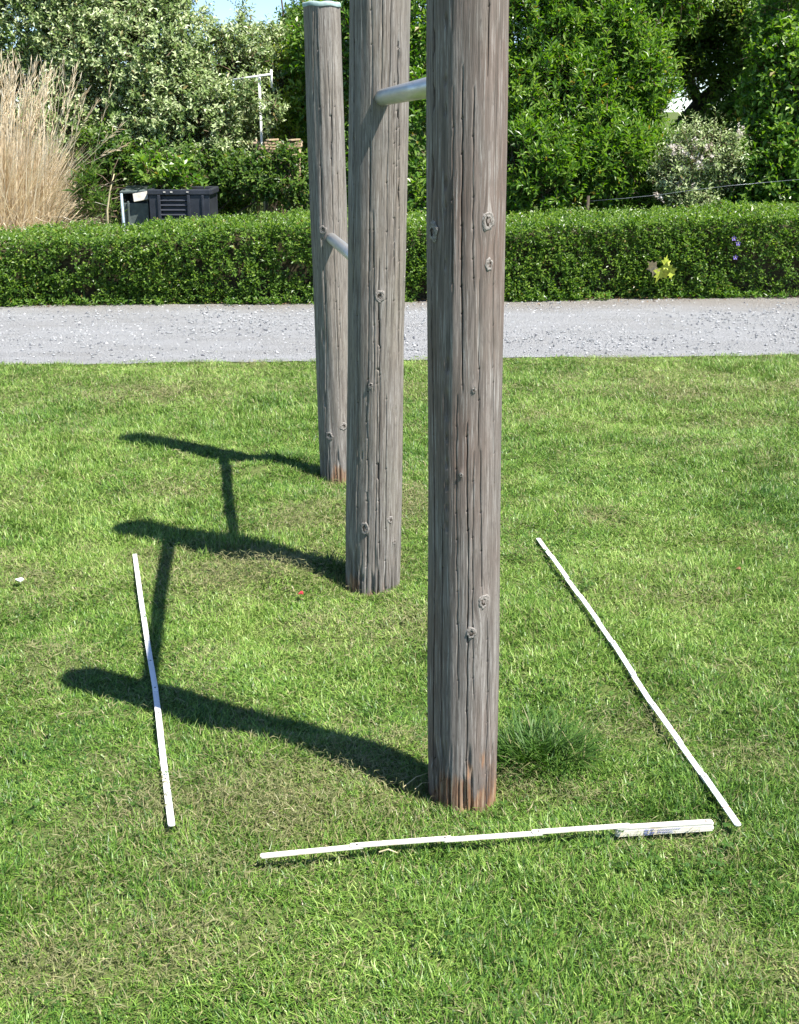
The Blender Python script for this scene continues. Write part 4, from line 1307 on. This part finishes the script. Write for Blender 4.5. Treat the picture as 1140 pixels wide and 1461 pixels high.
# tall dark tree between left shrub and posts
blobs = [B(405, 120, 17.5, .5, .5, .5), B(450, 100, 17, .6, .5, .75), B(446, 40, 18, .38, .4, .36), B(418, 62, 18, .2, .3, .16), B(440, 200, 16.5, .45, .4, .5)]
tr = shrub('leaning_tree', 'leafy tree with a dark leaning trunk behind the wooden garden chairs', 'tree', blobs, (-1.6, 16.5, 0), 1900, 0.3, 10, 0.3, ml_mid, 0.08, 0.045, 0.62, 0, pale=0.0)
p0 = at(393, 285, 16.4); p1 = at(404, 240, 16.4); p2 = at(420, 200, 16.5); p3 = at(425, 130, 16.8); p4 = at(440, 60, 17.2)
stem_part('trunk', tr, [([(p0.x, p0.y, -0.1), (p0.x + .04, p0.y, .35), p1, p2, p3, p4], [0.26, 0.21, 0.17, 0.13, 0.09, 0.04])])
q0 = at(404, 34, 18); q1 = at(401, -30, 18)
stem_part('branch', tr, [([p3, at(408, 80, 17.5), at(407, 40, 18), at(399, -20, 18)], [0.05, 0.03, 0.018, 0.008])])
# yellow-green bush at its foot
blobs = [B(410, 130, 15.0, .30, .3, .42), B(425, 215, 14.9, .22, .25, .35), B(430, 85, 15.1, .14, .2, .22)]
shrub('golden_bush', 'yellow green bush beside the wooden garden chairs', 'bush', blobs, (-1.25, 15.0, 0), 650, 0.22, 10, 0.3, ml_yellow, 0.06, 0.028, 0.45, 4, 0.014)
# bush seen between the posts
blobs = [B(478, 110, 14.8, .5, .35, .85), B(560, 60, 14.4, .8, .6, .9), B(590, 200, 13.6, .6, .4, .65), B(600, 290, 13.3, .5, .35, .4), B(500, 250, 13.7, .45, .35, .5)]
shrub('broadleaf_bush', 'bright green broad-leaved bush seen between the wooden posts', 'bush', blobs, (-0.1, 14.0, 0), 3200, 0.25, 10, 0.3, ml_bright, 0.085, 0.038, 0.64, 6, 0.02, spread=0.9, droop=0.12)
# large pointed-leaf shrub right of the posts
blobs = [B(760, 60, 14.6, .75, .7, .9), B(800, 180, 14.0, .75, .55, .75), B(760, 250, 13.4, .55, .4, .5), B(880, 110, 14.3, .6, .55, .75), B(860, 235, 13.7, .6, .45, .5), B(900, -40, 15, .9, .8, .8), B(935, 250, 13.9, .4, .4, .4),
         B(690, 150, 14.3, .6, .5, .9)]
shrub('pointed_leaf_shrub', 'large glossy shrub of narrow pointed bright leaves beside the near post', 'shrub', blobs, (2.0, 14.3, 0), 9000, 0.28, 13, 0.55, ml_bright, 0.088, 0.028, 0.64, 12, 0.03, spread=0.72, pale=0.02)
# dark tree behind with a slanting limb
blobs = [B(940, 20, 17.2, .8, .8, .55), B(1050, 0, 17.2, .9, .8, .55), B(1110, 60, 16.5, .6, .6, .7), B(1020, 70, 17.3, .45, .5, .35), B(1000, 210, 17.0, .5, .4, .4), B(880, 60, 17.4, .5, .5, .6), B(1100, 200, 16.4, .55, .5, .7), B(1035, 150, 16.6, .22, .2, .16), B(985, 105, 16.8, .2, .2, .25)]
tr = shrub('spreading_tree', 'spreading tree with dark slanting limbs and bright sky between its leaves', 'tree', blobs, (3.4, 17.4, 0), 3800, 0.32, 11, 0.2, ml_mid, 0.085, 0.042, 0.8, 0, pale=0.0)
a = at(1010, 300, 17.4)
stem_part('trunk', tr, [([(a.x - .35, 17.4, -0.1), at(960, 250, 17.4), at(972, 185, 17.4), at(1000, 150, 17.4), at(1050, 105, 17.2), at(1100, 70, 17.0), at(1160, 40, 16.8)], [0.17, 0.15, 0.14, 0.125, 0.11, 0.09, 0.06])])
stem_part('branch', tr, [([at(1000, 150, 17.4), at(975, 100, 17.4), at(985, 40, 17.4), at(1000, -30, 17.4)], [0.08, 0.06, 0.05, 0.03])])
stem_part('branch', tr, [([at(1040, 112, 17.2), at(1020, 70, 17.2), at(960, 25, 17.0), at(900, -10, 16.8)], [0.06, 0.05, 0.04, 0.02])])
stem_part('branch', tr, [([at(1060, 100, 17.2), at(1090, 150, 17.0), at(1120, 200, 16.8)], [0.05, 0.04, 0.02])])
# right-hand bush with large leaves
blobs = [B(1120, 130, 13.9, .42, .5, .7), B(1100, 240, 13.6, .45, .4, .55), B(1160, 40, 14.2, .6, .5, .8), B(1190, 200, 13.8, .6, .5, .8), B(1060, 275, 13.6, .35, .3, .25)]
shrub('climbing_bush', 'bright bush of large hanging leaves beside the pale blossom bush', 'bush', blobs, (4.4, 13.9, 0), 3000, 0.28, 10, 0.2, ml_bright, 0.085, 0.047, 0.62, 7, 0.02, spread=0.9, droop=0.25)
# blossom bush
bl = [B(1000, 215, 13.3, .33, .28, .32), B(960, 250, 13.2, .2, .2, .25), B(1035, 235, 13.4, .2, .2, .28), B(985, 285, 13.2, .25, .2, .16)]
br = shrub('blossom_bush', 'pale greyish bush with fading pinkish white blossom above the hedge', 'bush', bl, (3.2, 13.3, 0), 650, 0.2, 11, 0.5, ml_silver, 0.052, 0.02, 0.62, 6, 0.012, pale=0.25)
Pb, Nb = twig_origins([B(962, 215, 13.15, .1, .1, .12), B(968, 245, 13.1, .07, .08, .10), B(1055, 187, 13.2, .09, .08, .04), B(975, 265, 13.1, .1, .1, .05), B(1000, 222, 13.05, .2, .1, .16), B(938, 283, 13.0, .06, .06, .04)], 120, 0.6, 1.0)
twigs(Pb, Nb, 0.07, 10, 0.3, ml_blossom, m_twig, br, 0.024, 0.018, 0.5, 0.1, 1.0, name='blossom', stems=False, four=False)

# ---- far wood behind the garden
n = 9000
x = rng.uniform(-13, 13, n)
top = np.interp(x, [-13, -6, -4.2, -1.5, 1.5, 3.5, 13], [3.8, 3.4, 1.9, 1.9, 3.4, 1.5, 1.7]) + (vnoise(x, x * 0, 0.5, 61) - 0.5) * 1.4
z = rng.random(n) ** 0.8 * top
y = 24 + rng.normal(0, 0.9, n) + (vnoise(x, z, 0.7, 62) - 0.5) * 2.5
D_ = unit(rng.normal(0, 1, (n, 3)) + np.array([0, -0.2, 0.4]))
v, t, cc = leaves_mesh(np.stack([x, y, z], -1), D_, unit(rng.normal(0, .5, (n, 3)) + np.array([0, -.4, .8])), rng.uniform(.2, .42, n), rng.uniform(.1, .22, n), np.stack([np.clip(rng.normal(.4, .2, n), 0, 1), np.zeros(n)], -1), 0.25, False)
tag(mesh_tris('far_wood', v, t, ml_mid, tint=cc), 'dense dark green wood far behind the garden shrubs', 'wood', kind='stuff')

# ---- dry ornamental grass
m_dry = leaf_mat('dry_grass_blade', [(0.0, (0.33, 0.23, 0.12)), (0.4, (0.60, 0.49, 0.32)), (0.8, (0.76, 0.66, 0.49)), (1.0, (0.84, 0.78, 0.65))], 0.2, 0.6, 0.3)
def dry_grass():
    c = at(20, 300, 13.0)
    root = thing('ornamental_grass', 'tall clump of straw coloured dry ornamental grass behind the hedge', 'ornamental grass', (c.x - 0.2, 13.0, 0))
    def ribbon(n, hlo, hhi, spread_x, w, name, hue, curl_hi, lev, lean_sd, x_off=0):
        a = rng.uniform(0, 6.28, n); r = np.sqrt(rng.random(n))
        x = root.location.x + x_off + np.cos(a) * r * spread_x; y = 13.0 + np.sin(a) * r * spread_x * 0.6
        az = a + rng.normal(0, 0.6, n)
        h = rng.uniform(hlo, hhi, n)
        lean = np.abs(rng.normal(0.02, lean_sd, n)) + 0.07 * r
        curl = rng.uniform(0.0, curl_hi, n) ** 1.5
        tint = np.stack([np.clip(rng.normal(hue, 0.22, n), 0, 1), np.zeros(n)], -1)
        v, t, cc = blades(x, y, h, w * rng.uniform(0.6, 1.3, n), lean, az, curl, tint, lev)
        o = mesh_tris(name, v, t, m_dry, root, tint=cc); o.matrix_parent_inverse = Matrix.Translation(-root.location)
        tag(o, kind='stuff')
        return o
    ribbon(3800, 0.8, 1.58, 0.47, 0.013, 'blades', 0.68, 0.9, 6, 0.07)
    ribbon(3300, 0.5, 1.5, 0.54, 0.013, 'curling_blades', 0.82, 2.9, 7, 0.22)
    # flowering stalks leaning to the right
    n = 190
    x = root.location.x + rng.normal(0.02, 0.27, n); y = 13.0 + rng.normal(0, 0.2, n)
    az = rng.normal(0.0, 0.6, n); h = rng.uniform(1.5, 2.12, n)
    lean = np.abs(rng.normal(0.07, 0.05, n)); curl = rng.uniform(0.03, 0.3, n)
    v, t, cc = blades(x, y, h, np.full(n, 0.011), lean, az, curl, np.stack([np.clip(rng.normal(.72, .15, n), 0, 1), np.zeros(n)], -1), 6)
    parts = [(v, t, cc)]
    for px0, py0, px1, py1 in ((100, 250, 175, 178), (100, 245, 178, 208), (95, 215, 140, 145), (90, 190, 125, 130)):
        # long stalks bent out over the bin
        a = at(px0, py0, 12.9); b = at(px1, py1, 12.8)
        d = b - a
        k = 16
        for q in range(k):
            tt = 0.55 + 0.45 * q / k
            o_ = a + d * tt + Vector((0, 0, 0.02 * math.sin(tt * 3)))
            dd = unit(np.array(d) + rng.normal(0, 0.25, 3) * d.length)
            vv, t2, c2 = leaves_mesh(np.array([o_]), np.array([dd]), np.array([[0, -1, .3]]), np.array([0.10]), np.array([0.008]), np.array([[0.6, 0.0]]), 0.1, False)
            parts.append((vv, t2, c2))
        sd = unit(np.cross(np.array(d), np.array([0, -1.0, 0]))) * 0.004
        p = np.array([np.array(a) - np.array(d) * 0.9 - sd, np.array(a) - np.array(d) * 0.9 + sd, np.array(b) - sd * .5, np.array(b) + sd * .5])
        parts.append((p, np.array([[0, 1, 3], [0, 3, 2]]), np.tile([[0.55, 0.0]], (4, 1))))
    # feathery plume hairs at the stalk ends
    tip = v.reshape(n, -1, 3)[:, -1]; prev = v.reshape(n, -1, 3)[:, -5]
    dd = unit(tip - prev)
    for q in range(9):
        fr = 1 - q * 0.12
        base = tip - dd * 0.045 * q
        dq = unit(dd + rng.normal(0, 0.22, (n, 3)))
        vv, t2, c2 = leaves_mesh(base, dq, np.tile([0.1, -1.0, 0.2], (n, 1)), np.full(n, 0.11), np.full(n, 0.008), np.stack([rng.uniform(.5, .95, n), np.zeros(n)], -1), 0.1, False)
        parts.append((vv, t2, c2))
    V, T, C = join(parts)
    o = mesh_tris('plumes', V, T, m_dry, root, tint=C); o.matrix_parent_inverse = Matrix.Translation(-root.location)
    tag(o, kind='stuff')
dry_grass()

# withered brown stem and rough weed next to the grass
blobs = [B(128, 275, 12.7, .14, .12, .2), B(150, 290, 12.6, .14, .1, .12)]
shrub('arching_weed', 'green and brown arching weed beside the dry ornamental grass', 'weed', blobs, (-3.6, 12.6, 0), 60, 0.25, 10, 0.8, ml_mid, 0.11, 0.014, 0.55, 4, 0.006, droop=0.3, spread=0.7)
wr = thing('withered_stalk', 'withered pale branching stalk standing before the grey compost bin', 'dead stalk', tuple(Vector((at(152, 300, 12.2).x, 12.2, 0))))
bm = bmesh.new()
p = [at(152, 330, 12.2), at(153, 300, 12.2), at(157, 272, 12.2), at(163, 248, 12.2)]
tube(bm, [Vector((p[0].x, 12.2, 0)) - wr.location] + [q - wr.location for q in p[1:]], [0.011, 0.010, 0.008, 0.004], 7)
obj_bm('stalk', bm, m_straw, wr, smooth=True)
for dx, dy in ((20, -18), (-16, -14), (12, -30), (-22, 2), (22, -4)):
    bm = bmesh.new(); s = at(157, 270 + random.uniform(-12, 8), 12.2)
    e = s + Vector((dx * .0075, random.uniform(-.05, .05), -dy * .0075))
    tube(bm, [s - wr.location, s.lerp(e, .5) - wr.location + Vector((0, 0, .02)), e - wr.location], [0.006, 0.005, 0.002], 6)
    obj_bm('branch', bm, m_twig, wr, smooth=True)

# ================================================================== COMPOST BINS AND STAKE
m_plastic = simple_mat('black_plastic', (0.028, 0.031, 0.040), 0.45, 0, 0.5, 0.3, 12)
m_grey = simple_mat('grey_green_plastic', (0.10, 0.125, 0.12), 0.5, 0, 0.5, 0.35, 14)
m_panel = simple_mat('dirty_white_board', (0.55, 0.52, 0.46), 0.7, 0, 0.3, 0.25, 18)

def compost_bin():
    D = 12.75
    pl = at(213, 285, D); pr = at(299, 285, D); ztop = at(258, 271, D).z
    w = pr.x - pl.x; h = ztop
    root = thing('compost_bin', 'black plastic compost bin with horizontal vent slots behind the hedge', 'compost bin', ((pl.x + pr.x) / 2, D + w * 0.45, 0), 0.0)
    dp = w * 0.45
    t = 0.022
    def box(name, size, c, mat=m_plastic, bev=0.006, rot=None):
        bm = bmesh.new(); bm_box(bm, size, c, rot, bev); return obj_bm(name, bm, mat, root)
    # front face: two upright panels leaving an opening filled by slats
    fx = -dp
    box('side_panel', (w * 0.15, t, h - 0.05), (-w * 0.425, -dp, (h - 0.05) / 2))
    box('side_panel', (w * 0.33, t, h - 0.05), (w * 0.335, -dp, (h - 0.05) / 2))
    box('corner_rib', (0.03, 0.03, h - 0.05), (-w * 0.335, -dp - 0.014, (h - 0.05) / 2))
    box('corner_rib', (0.03, 0.03, h - 0.05), (w * 0.155, -dp - 0.014, (h - 0.05) / 2))
    box('corner_rib', (0.025, 0.03, h - 0.05), (w * 0.39, -dp - 0.014, (h - 0.05) / 2))
    box('inner_panel', (w * 0.52, 0.01, h - 0.06), (-w * 0.09, -dp + 0.03, (h - 0.06) / 2))
    n = 14
    for k in range(n):
        z = h - 0.105 - k * 0.047
        if z < 0.05: break
        box('slat', (w * 0.46, 0.02, 0.017), (-w * 0.09, -dp - 0.004, z), bev=0.004, rot=Matrix.Rotation(-0.5, 4, 'X'))
    box('back_panel', (w, t, h - 0.05), (0, dp, (h - 0.05) / 2))
    for s in (-1, 1):
        box('end_panel', (t, dp * 2 - t - 0.006, h - 0.052), (s * (w / 2 - t / 2 - 0.002), 0, (h - 0.05) / 2))
    for sz, c in (((w + 0.03, 0.05, 0.055), (0, -dp, h - 0.022)), ((w + 0.03, 0.05, 0.055), (0, dp, h - 0.022)), ((0.05, dp * 2 - 0.056, 0.053), (-w / 2, 0, h - 0.022)), ((0.05, dp * 2 - 0.056, 0.053), (w / 2, 0, h - 0.022))):
        box('rim', sz, c, bev=0.01)
    m_soil = simple_mat('compost_soil', (0.07, 0.05, 0.03), 0.95, 0, 0.1, 0.5, 30, 0.02)
    box('compost', (w - 0.06, dp * 2 - 0.07, 0.2), (0, 0, h - 0.14), m_soil, 0.03)
    for px in (235, 245, 268):
        pp = at(px, 275, D)
        box('lid_clip', (0.022, 0.012, 0.012), (pp.x - root.location.x, -dp - 0.028, h - 0.02), m_panel, 0.002)
compost_bin()

def grey_bin():
    D = 12.9
    pl = at(170, 280, D); pr = at(211, 280, D); ztop = at(190, 271, D).z
    w = pr.x - pl.x
    root = thing('compost_bin', 'smaller grey green compost bin with a tilted whitish lid beside the black bin', 'compost bin', ((pl.x + pr.x) / 2, D + 0.22, 0))
    def box(name, size, c, mat=m_grey, bev=0.006, rot=None):
        bm = bmesh.new(); bm_box(bm, size, c, rot, bev); return obj_bm(name, bm, mat, root)
    h = ztop - 0.03
    t = 0.02
    box('front_panel', (w - 0.004, t, h - 0.10), (0, -0.20, (h - 0.10) / 2))
    box('back_panel', (w - 0.004, t, h), (0, 0.20, h / 2))
    for s in (-1, 1): box('end_panel', (t, 0.376, h - 0.02), (s * (w / 2 - t / 2 - 0.004), 0, (h - 0.02) / 2))
    box('lid', (w * 1.05, 0.40, 0.025), (0, 0.04, h + 0.025), m_grey, 0.006, Matrix.Rotation(0.10, 4, 'X') @ Matrix.Rotation(-0.05, 4, 'Y'))
    box('lid_board', (w * 0.52, 0.018, 0.085), (w * 0.26, -0.235, h - 0.035), m_panel, 0.004, Matrix.Rotation(-0.18, 4, 'Y') @ Matrix.Rotation(-0.35, 4, 'X'))
    box('hinge_rib', (0.02, 0.02, h - 0.08), (-w * 0.2, -0.221, (h - 0.08) / 2))
grey_bin()
m_stake = simple_mat('blue_grey_stake', (0.32, 0.40, 0.46), 0.5, 0, 0.4)
sp0 = at(173, 276, 12.3)
bm = bmesh.new(); tube(bm, [(0.012, 0, -0.1), (0, 0, sp0.z)], 0.012, 10)
so = obj_bm('garden_stake', bm, m_stake, smooth=True); so.location = (sp0.x, 12.3, 0)
tag(so, 'thin pale blue stake standing before the grey compost bin', 'stake')

# ================================================================== GARDEN CHAIRS, WHITE FRAME
m_slat = simple_mat('weathered_brown_slat', (0.42, 0.32, 0.21), 0.75, 0, 0.3, 0.3, 20)
def chair(label, px, rot, dist, w, py_top, py_bot, tilt):
    c = at(px, py_bot, dist)
    zt = at(px, py_top, dist).z; zb = c.z
    root = thing('garden_chair', label, 'garden chair', (c.x, dist, 0), rot, 'wooden slatted garden chairs')
    def box(name, size, cc, r=None, mat=m_slat):
        bm = bmesh.new(); bm_box(bm, size, cc, r, 0.004); return obj_bm(name, bm, mat, root)
    seat = zb + 0.02
    R = Matrix.Rotation(tilt, 4, 'Y')
    n = 4
    for k in range(n):
        z = seat + 0.05 + (zt - seat - 0.05) * (k + 0.5) / n
        box('back_slat', (w, 0.016, (zt - seat) / n * 0.52), (0, 0.20 + 0.03 * k, z), R @ Matrix.Rotation(-0.15, 4, 'X'))
    for k in range(4):
        box('seat_slat', (w, 0.075, 0.018), (0, -0.17 + k * 0.095, seat))
    for sx in (-1, 1):
        bm = bmesh.new(); tube(bm, [(sx * w * .44, -0.16, 0), (sx * w * .44, -0.17, seat - 0.012)], 0.018, 8); obj_bm('leg', bm, m_slat, root)
        bm = bmesh.new(); tube(bm, [(sx * w * .46, 0.16, 0), (sx * w * .46, 0.22, seat), (sx * w * .46, 0.345, zt + 0.02)], 0.017, 8); obj_bm('leg', bm, m_slat, root)
        box('armrest', (0.04, 0.36, 0.018), (sx * w * 0.52, 0.0, seat + 0.16))
chair('brown slatted garden chair with level slats beside the white pole', 382, 0.12, 14.0, 0.26, 203, 228, 0.05)
chair('brown slatted garden chair with slats tilted, close to the leaning trunk', 405, -0.2, 13.95, 0.24, 205, 224, -0.16)

m_wpaint = simple_mat('white_paint', (0.80, 0.80, 0.79), 0.5, 0, 0.4, 0.06, 20)
D = 14.25
a = at(375, 228, D); b = at(370, 128, D); cxl = at(345, 110, D); cxr = at(387, 106, D)
root = thing('white_garden_frame', 'thin white painted frame with pole and crossbar among the leaves behind the chairs', 'garden frame', (a.x, D, 0))
for name, pts, r in (('pole', [(a.x, D, -0.1), (a.x - 0.01, D, cxl.z + 0.0)], 0.014), ('crossbar', [(cxl.x - .1, D - 0.03, cxl.z - .03), (cxr.x, D - 0.03, cxr.z)], 0.012), ('upright', [(cxr.x, D + .01, at(386, 125, D).z), (cxr.x, D + .01, cxr.z + .05)], 0.012)):
    bm = bmesh.new(); tube(bm, [Vector(p) - root.location for p in pts], r, 10); obj_bm(name, bm, m_wpaint, root, smooth=True)

# ================================================================== WIRE FENCE
m_wire = simple_mat('grey_wire', (0.30, 0.33, 0.36), 0.4, 0.6)
D = 12.1
ps = at(840, 268, D)
root = thing('wire_fence', 'thin wire strung from a dark stake above the hedge', 'wire fence', (ps.x, D, 0))
bm = bmesh.new(); tube(bm, [(0, 0, -0.1), (0, 0, at(840, 284, D).z + 0.03)], 0.014, 8); obj_bm('stake', bm, m_bark, root, smooth=True)
pts = [at(840, 287, D), at(890, 283, D), at(940, 278, D), at(990, 271, D), at(1040, 265, D), at(1150, 255, D)]
bm = bmesh.new(); tube(bm, [p - root.location for p in pts], 0.0014, 6); obj_bm('wire', bm, m_wire, root, smooth=True)
bm = bmesh.new(); pe = at(1150, 250, D) - root.location; tube(bm, [(pe.x, 0, -0.1), (pe.x, 0, pe.z + 0.03)], 0.014, 8); obj_bm('stake', bm, m_bark, root, smooth=True)

# ================================================================== SPRIG AND FLOWERS IN THE HEDGE
def maple_leaf(bm, M, s):
    tips = [(0, 1.0), (0.18, 0.62), (0.30, 0.68), (0.34, 0.50), (0.78, 0.62), (0.52, 0.32), (0.66, 0.16), (0.40, 0.10), (0.48, -0.22), (0.14, -0.06), (0, 0.0)]
    outl = tips + [(-x, y) for x, y in reversed(tips[1:-1])]
    c = bm.verts.new(M @ Vector((0, 0.25 * s, -0.02 * s)))
    vs = [bm.verts.new(M @ Vector((x * s, y * s, 0.28 * abs(x) * s - 0.22 * y * y * s))) for x, y in outl]
    for k in range(len(vs)): bm.faces.new((c, vs[k], vs[(k + 1) % len(vs)]))
m_ylw = simple_mat('yellow_lobed_leaf', (0.36, 0.42, 0.05), 0.5, 0, 0.3, 0.3, 25)
m_tan = simple_mat('faded_tan_leaf', (0.46, 0.36, 0.20), 0.6, 0, 0.3, 0.3, 25)
p = at(945, 388, float(far_edge(2.3)) - 0.12)
root = thing('lobed_leaf_sprig', 'sprig of yellow green lobed leaves sticking out of the hedge front', 'leaf sprig', tuple(p))
for dx, dz, s, rz, mt in ((-0.02, 0.04, 0.15, math.pi - 0.6, m_ylw), (-0.06, 0.05, 0.10, -1.95, m_tan), (0.0, 0.07, 0.09, 1.25, m_ylw), (0.06, 0.0, 0.07, 2.0, m_ylw)):
    bm = bmesh.new()
    maple_leaf(bm, Matrix.Translation((dx, -0.03, dz)) @ Matrix.Rotation(rz, 4, 'Y') @ Matrix.Rotation(math.pi / 2 - 0.35, 4, 'X'), s)
    bmesh.ops.recalc_face_normals(bm, faces=bm.faces)
    obj_bm('leaf', bm, mt, root)
bm = bmesh.new(); tube(bm, [(0, 0.15, -0.05), (0, 0.02, 0.0), (0.015, -0.03, 0.0)], [0.004, 0.003, 0.002], 6); obj_bm('stalk', bm, m_twig, root)
m_purple = simple_mat('purple_petal', (0.20, 0.15, 0.45), 0.5, 0, 0.3, 0.2, 40)
for lab, px, py in (('small purple flower highest on the hedge front', 1047, 340), ('small purple flower just below the highest one on the hedge', 1053, 347), ('small purple flower hanging alone lowest on the hedge front', 1049, 367)):
    p = at(px, py, float(far_edge(3.2)) - 0.13)
    root = thing('purple_flower', lab, 'flower', tuple(p), 0, 'purple flowers in the hedge')
    for k in range(5):
        bm = bmesh.new(); a = k / 5 * 6.283 + 0.3
        vs = [bm.verts.new(Vector((math.cos(a + s) * r, -0.012 * r * 40, math.sin(a + s) * r))) for r, s in ((0.003, 0), (0.016, -0.5), (0.024, 0), (0.016, 0.5))]
        bm.faces.new(vs)
        obj_bm('petal', bm, m_purple, root)
    bm = bmesh.new(); bmesh.ops.create_icosphere(bm, subdivisions=1, radius=0.005, matrix=Matrix.Translation((0, -0.006, 0))); obj_bm('eye', bm, m_straw, root)
    bm = bmesh.new(); tube(bm, [(0, 0.12, -0.06), (0, 0.0, 0)], 0.002, 5); obj_bm('stalk', bm, m_twig, root)
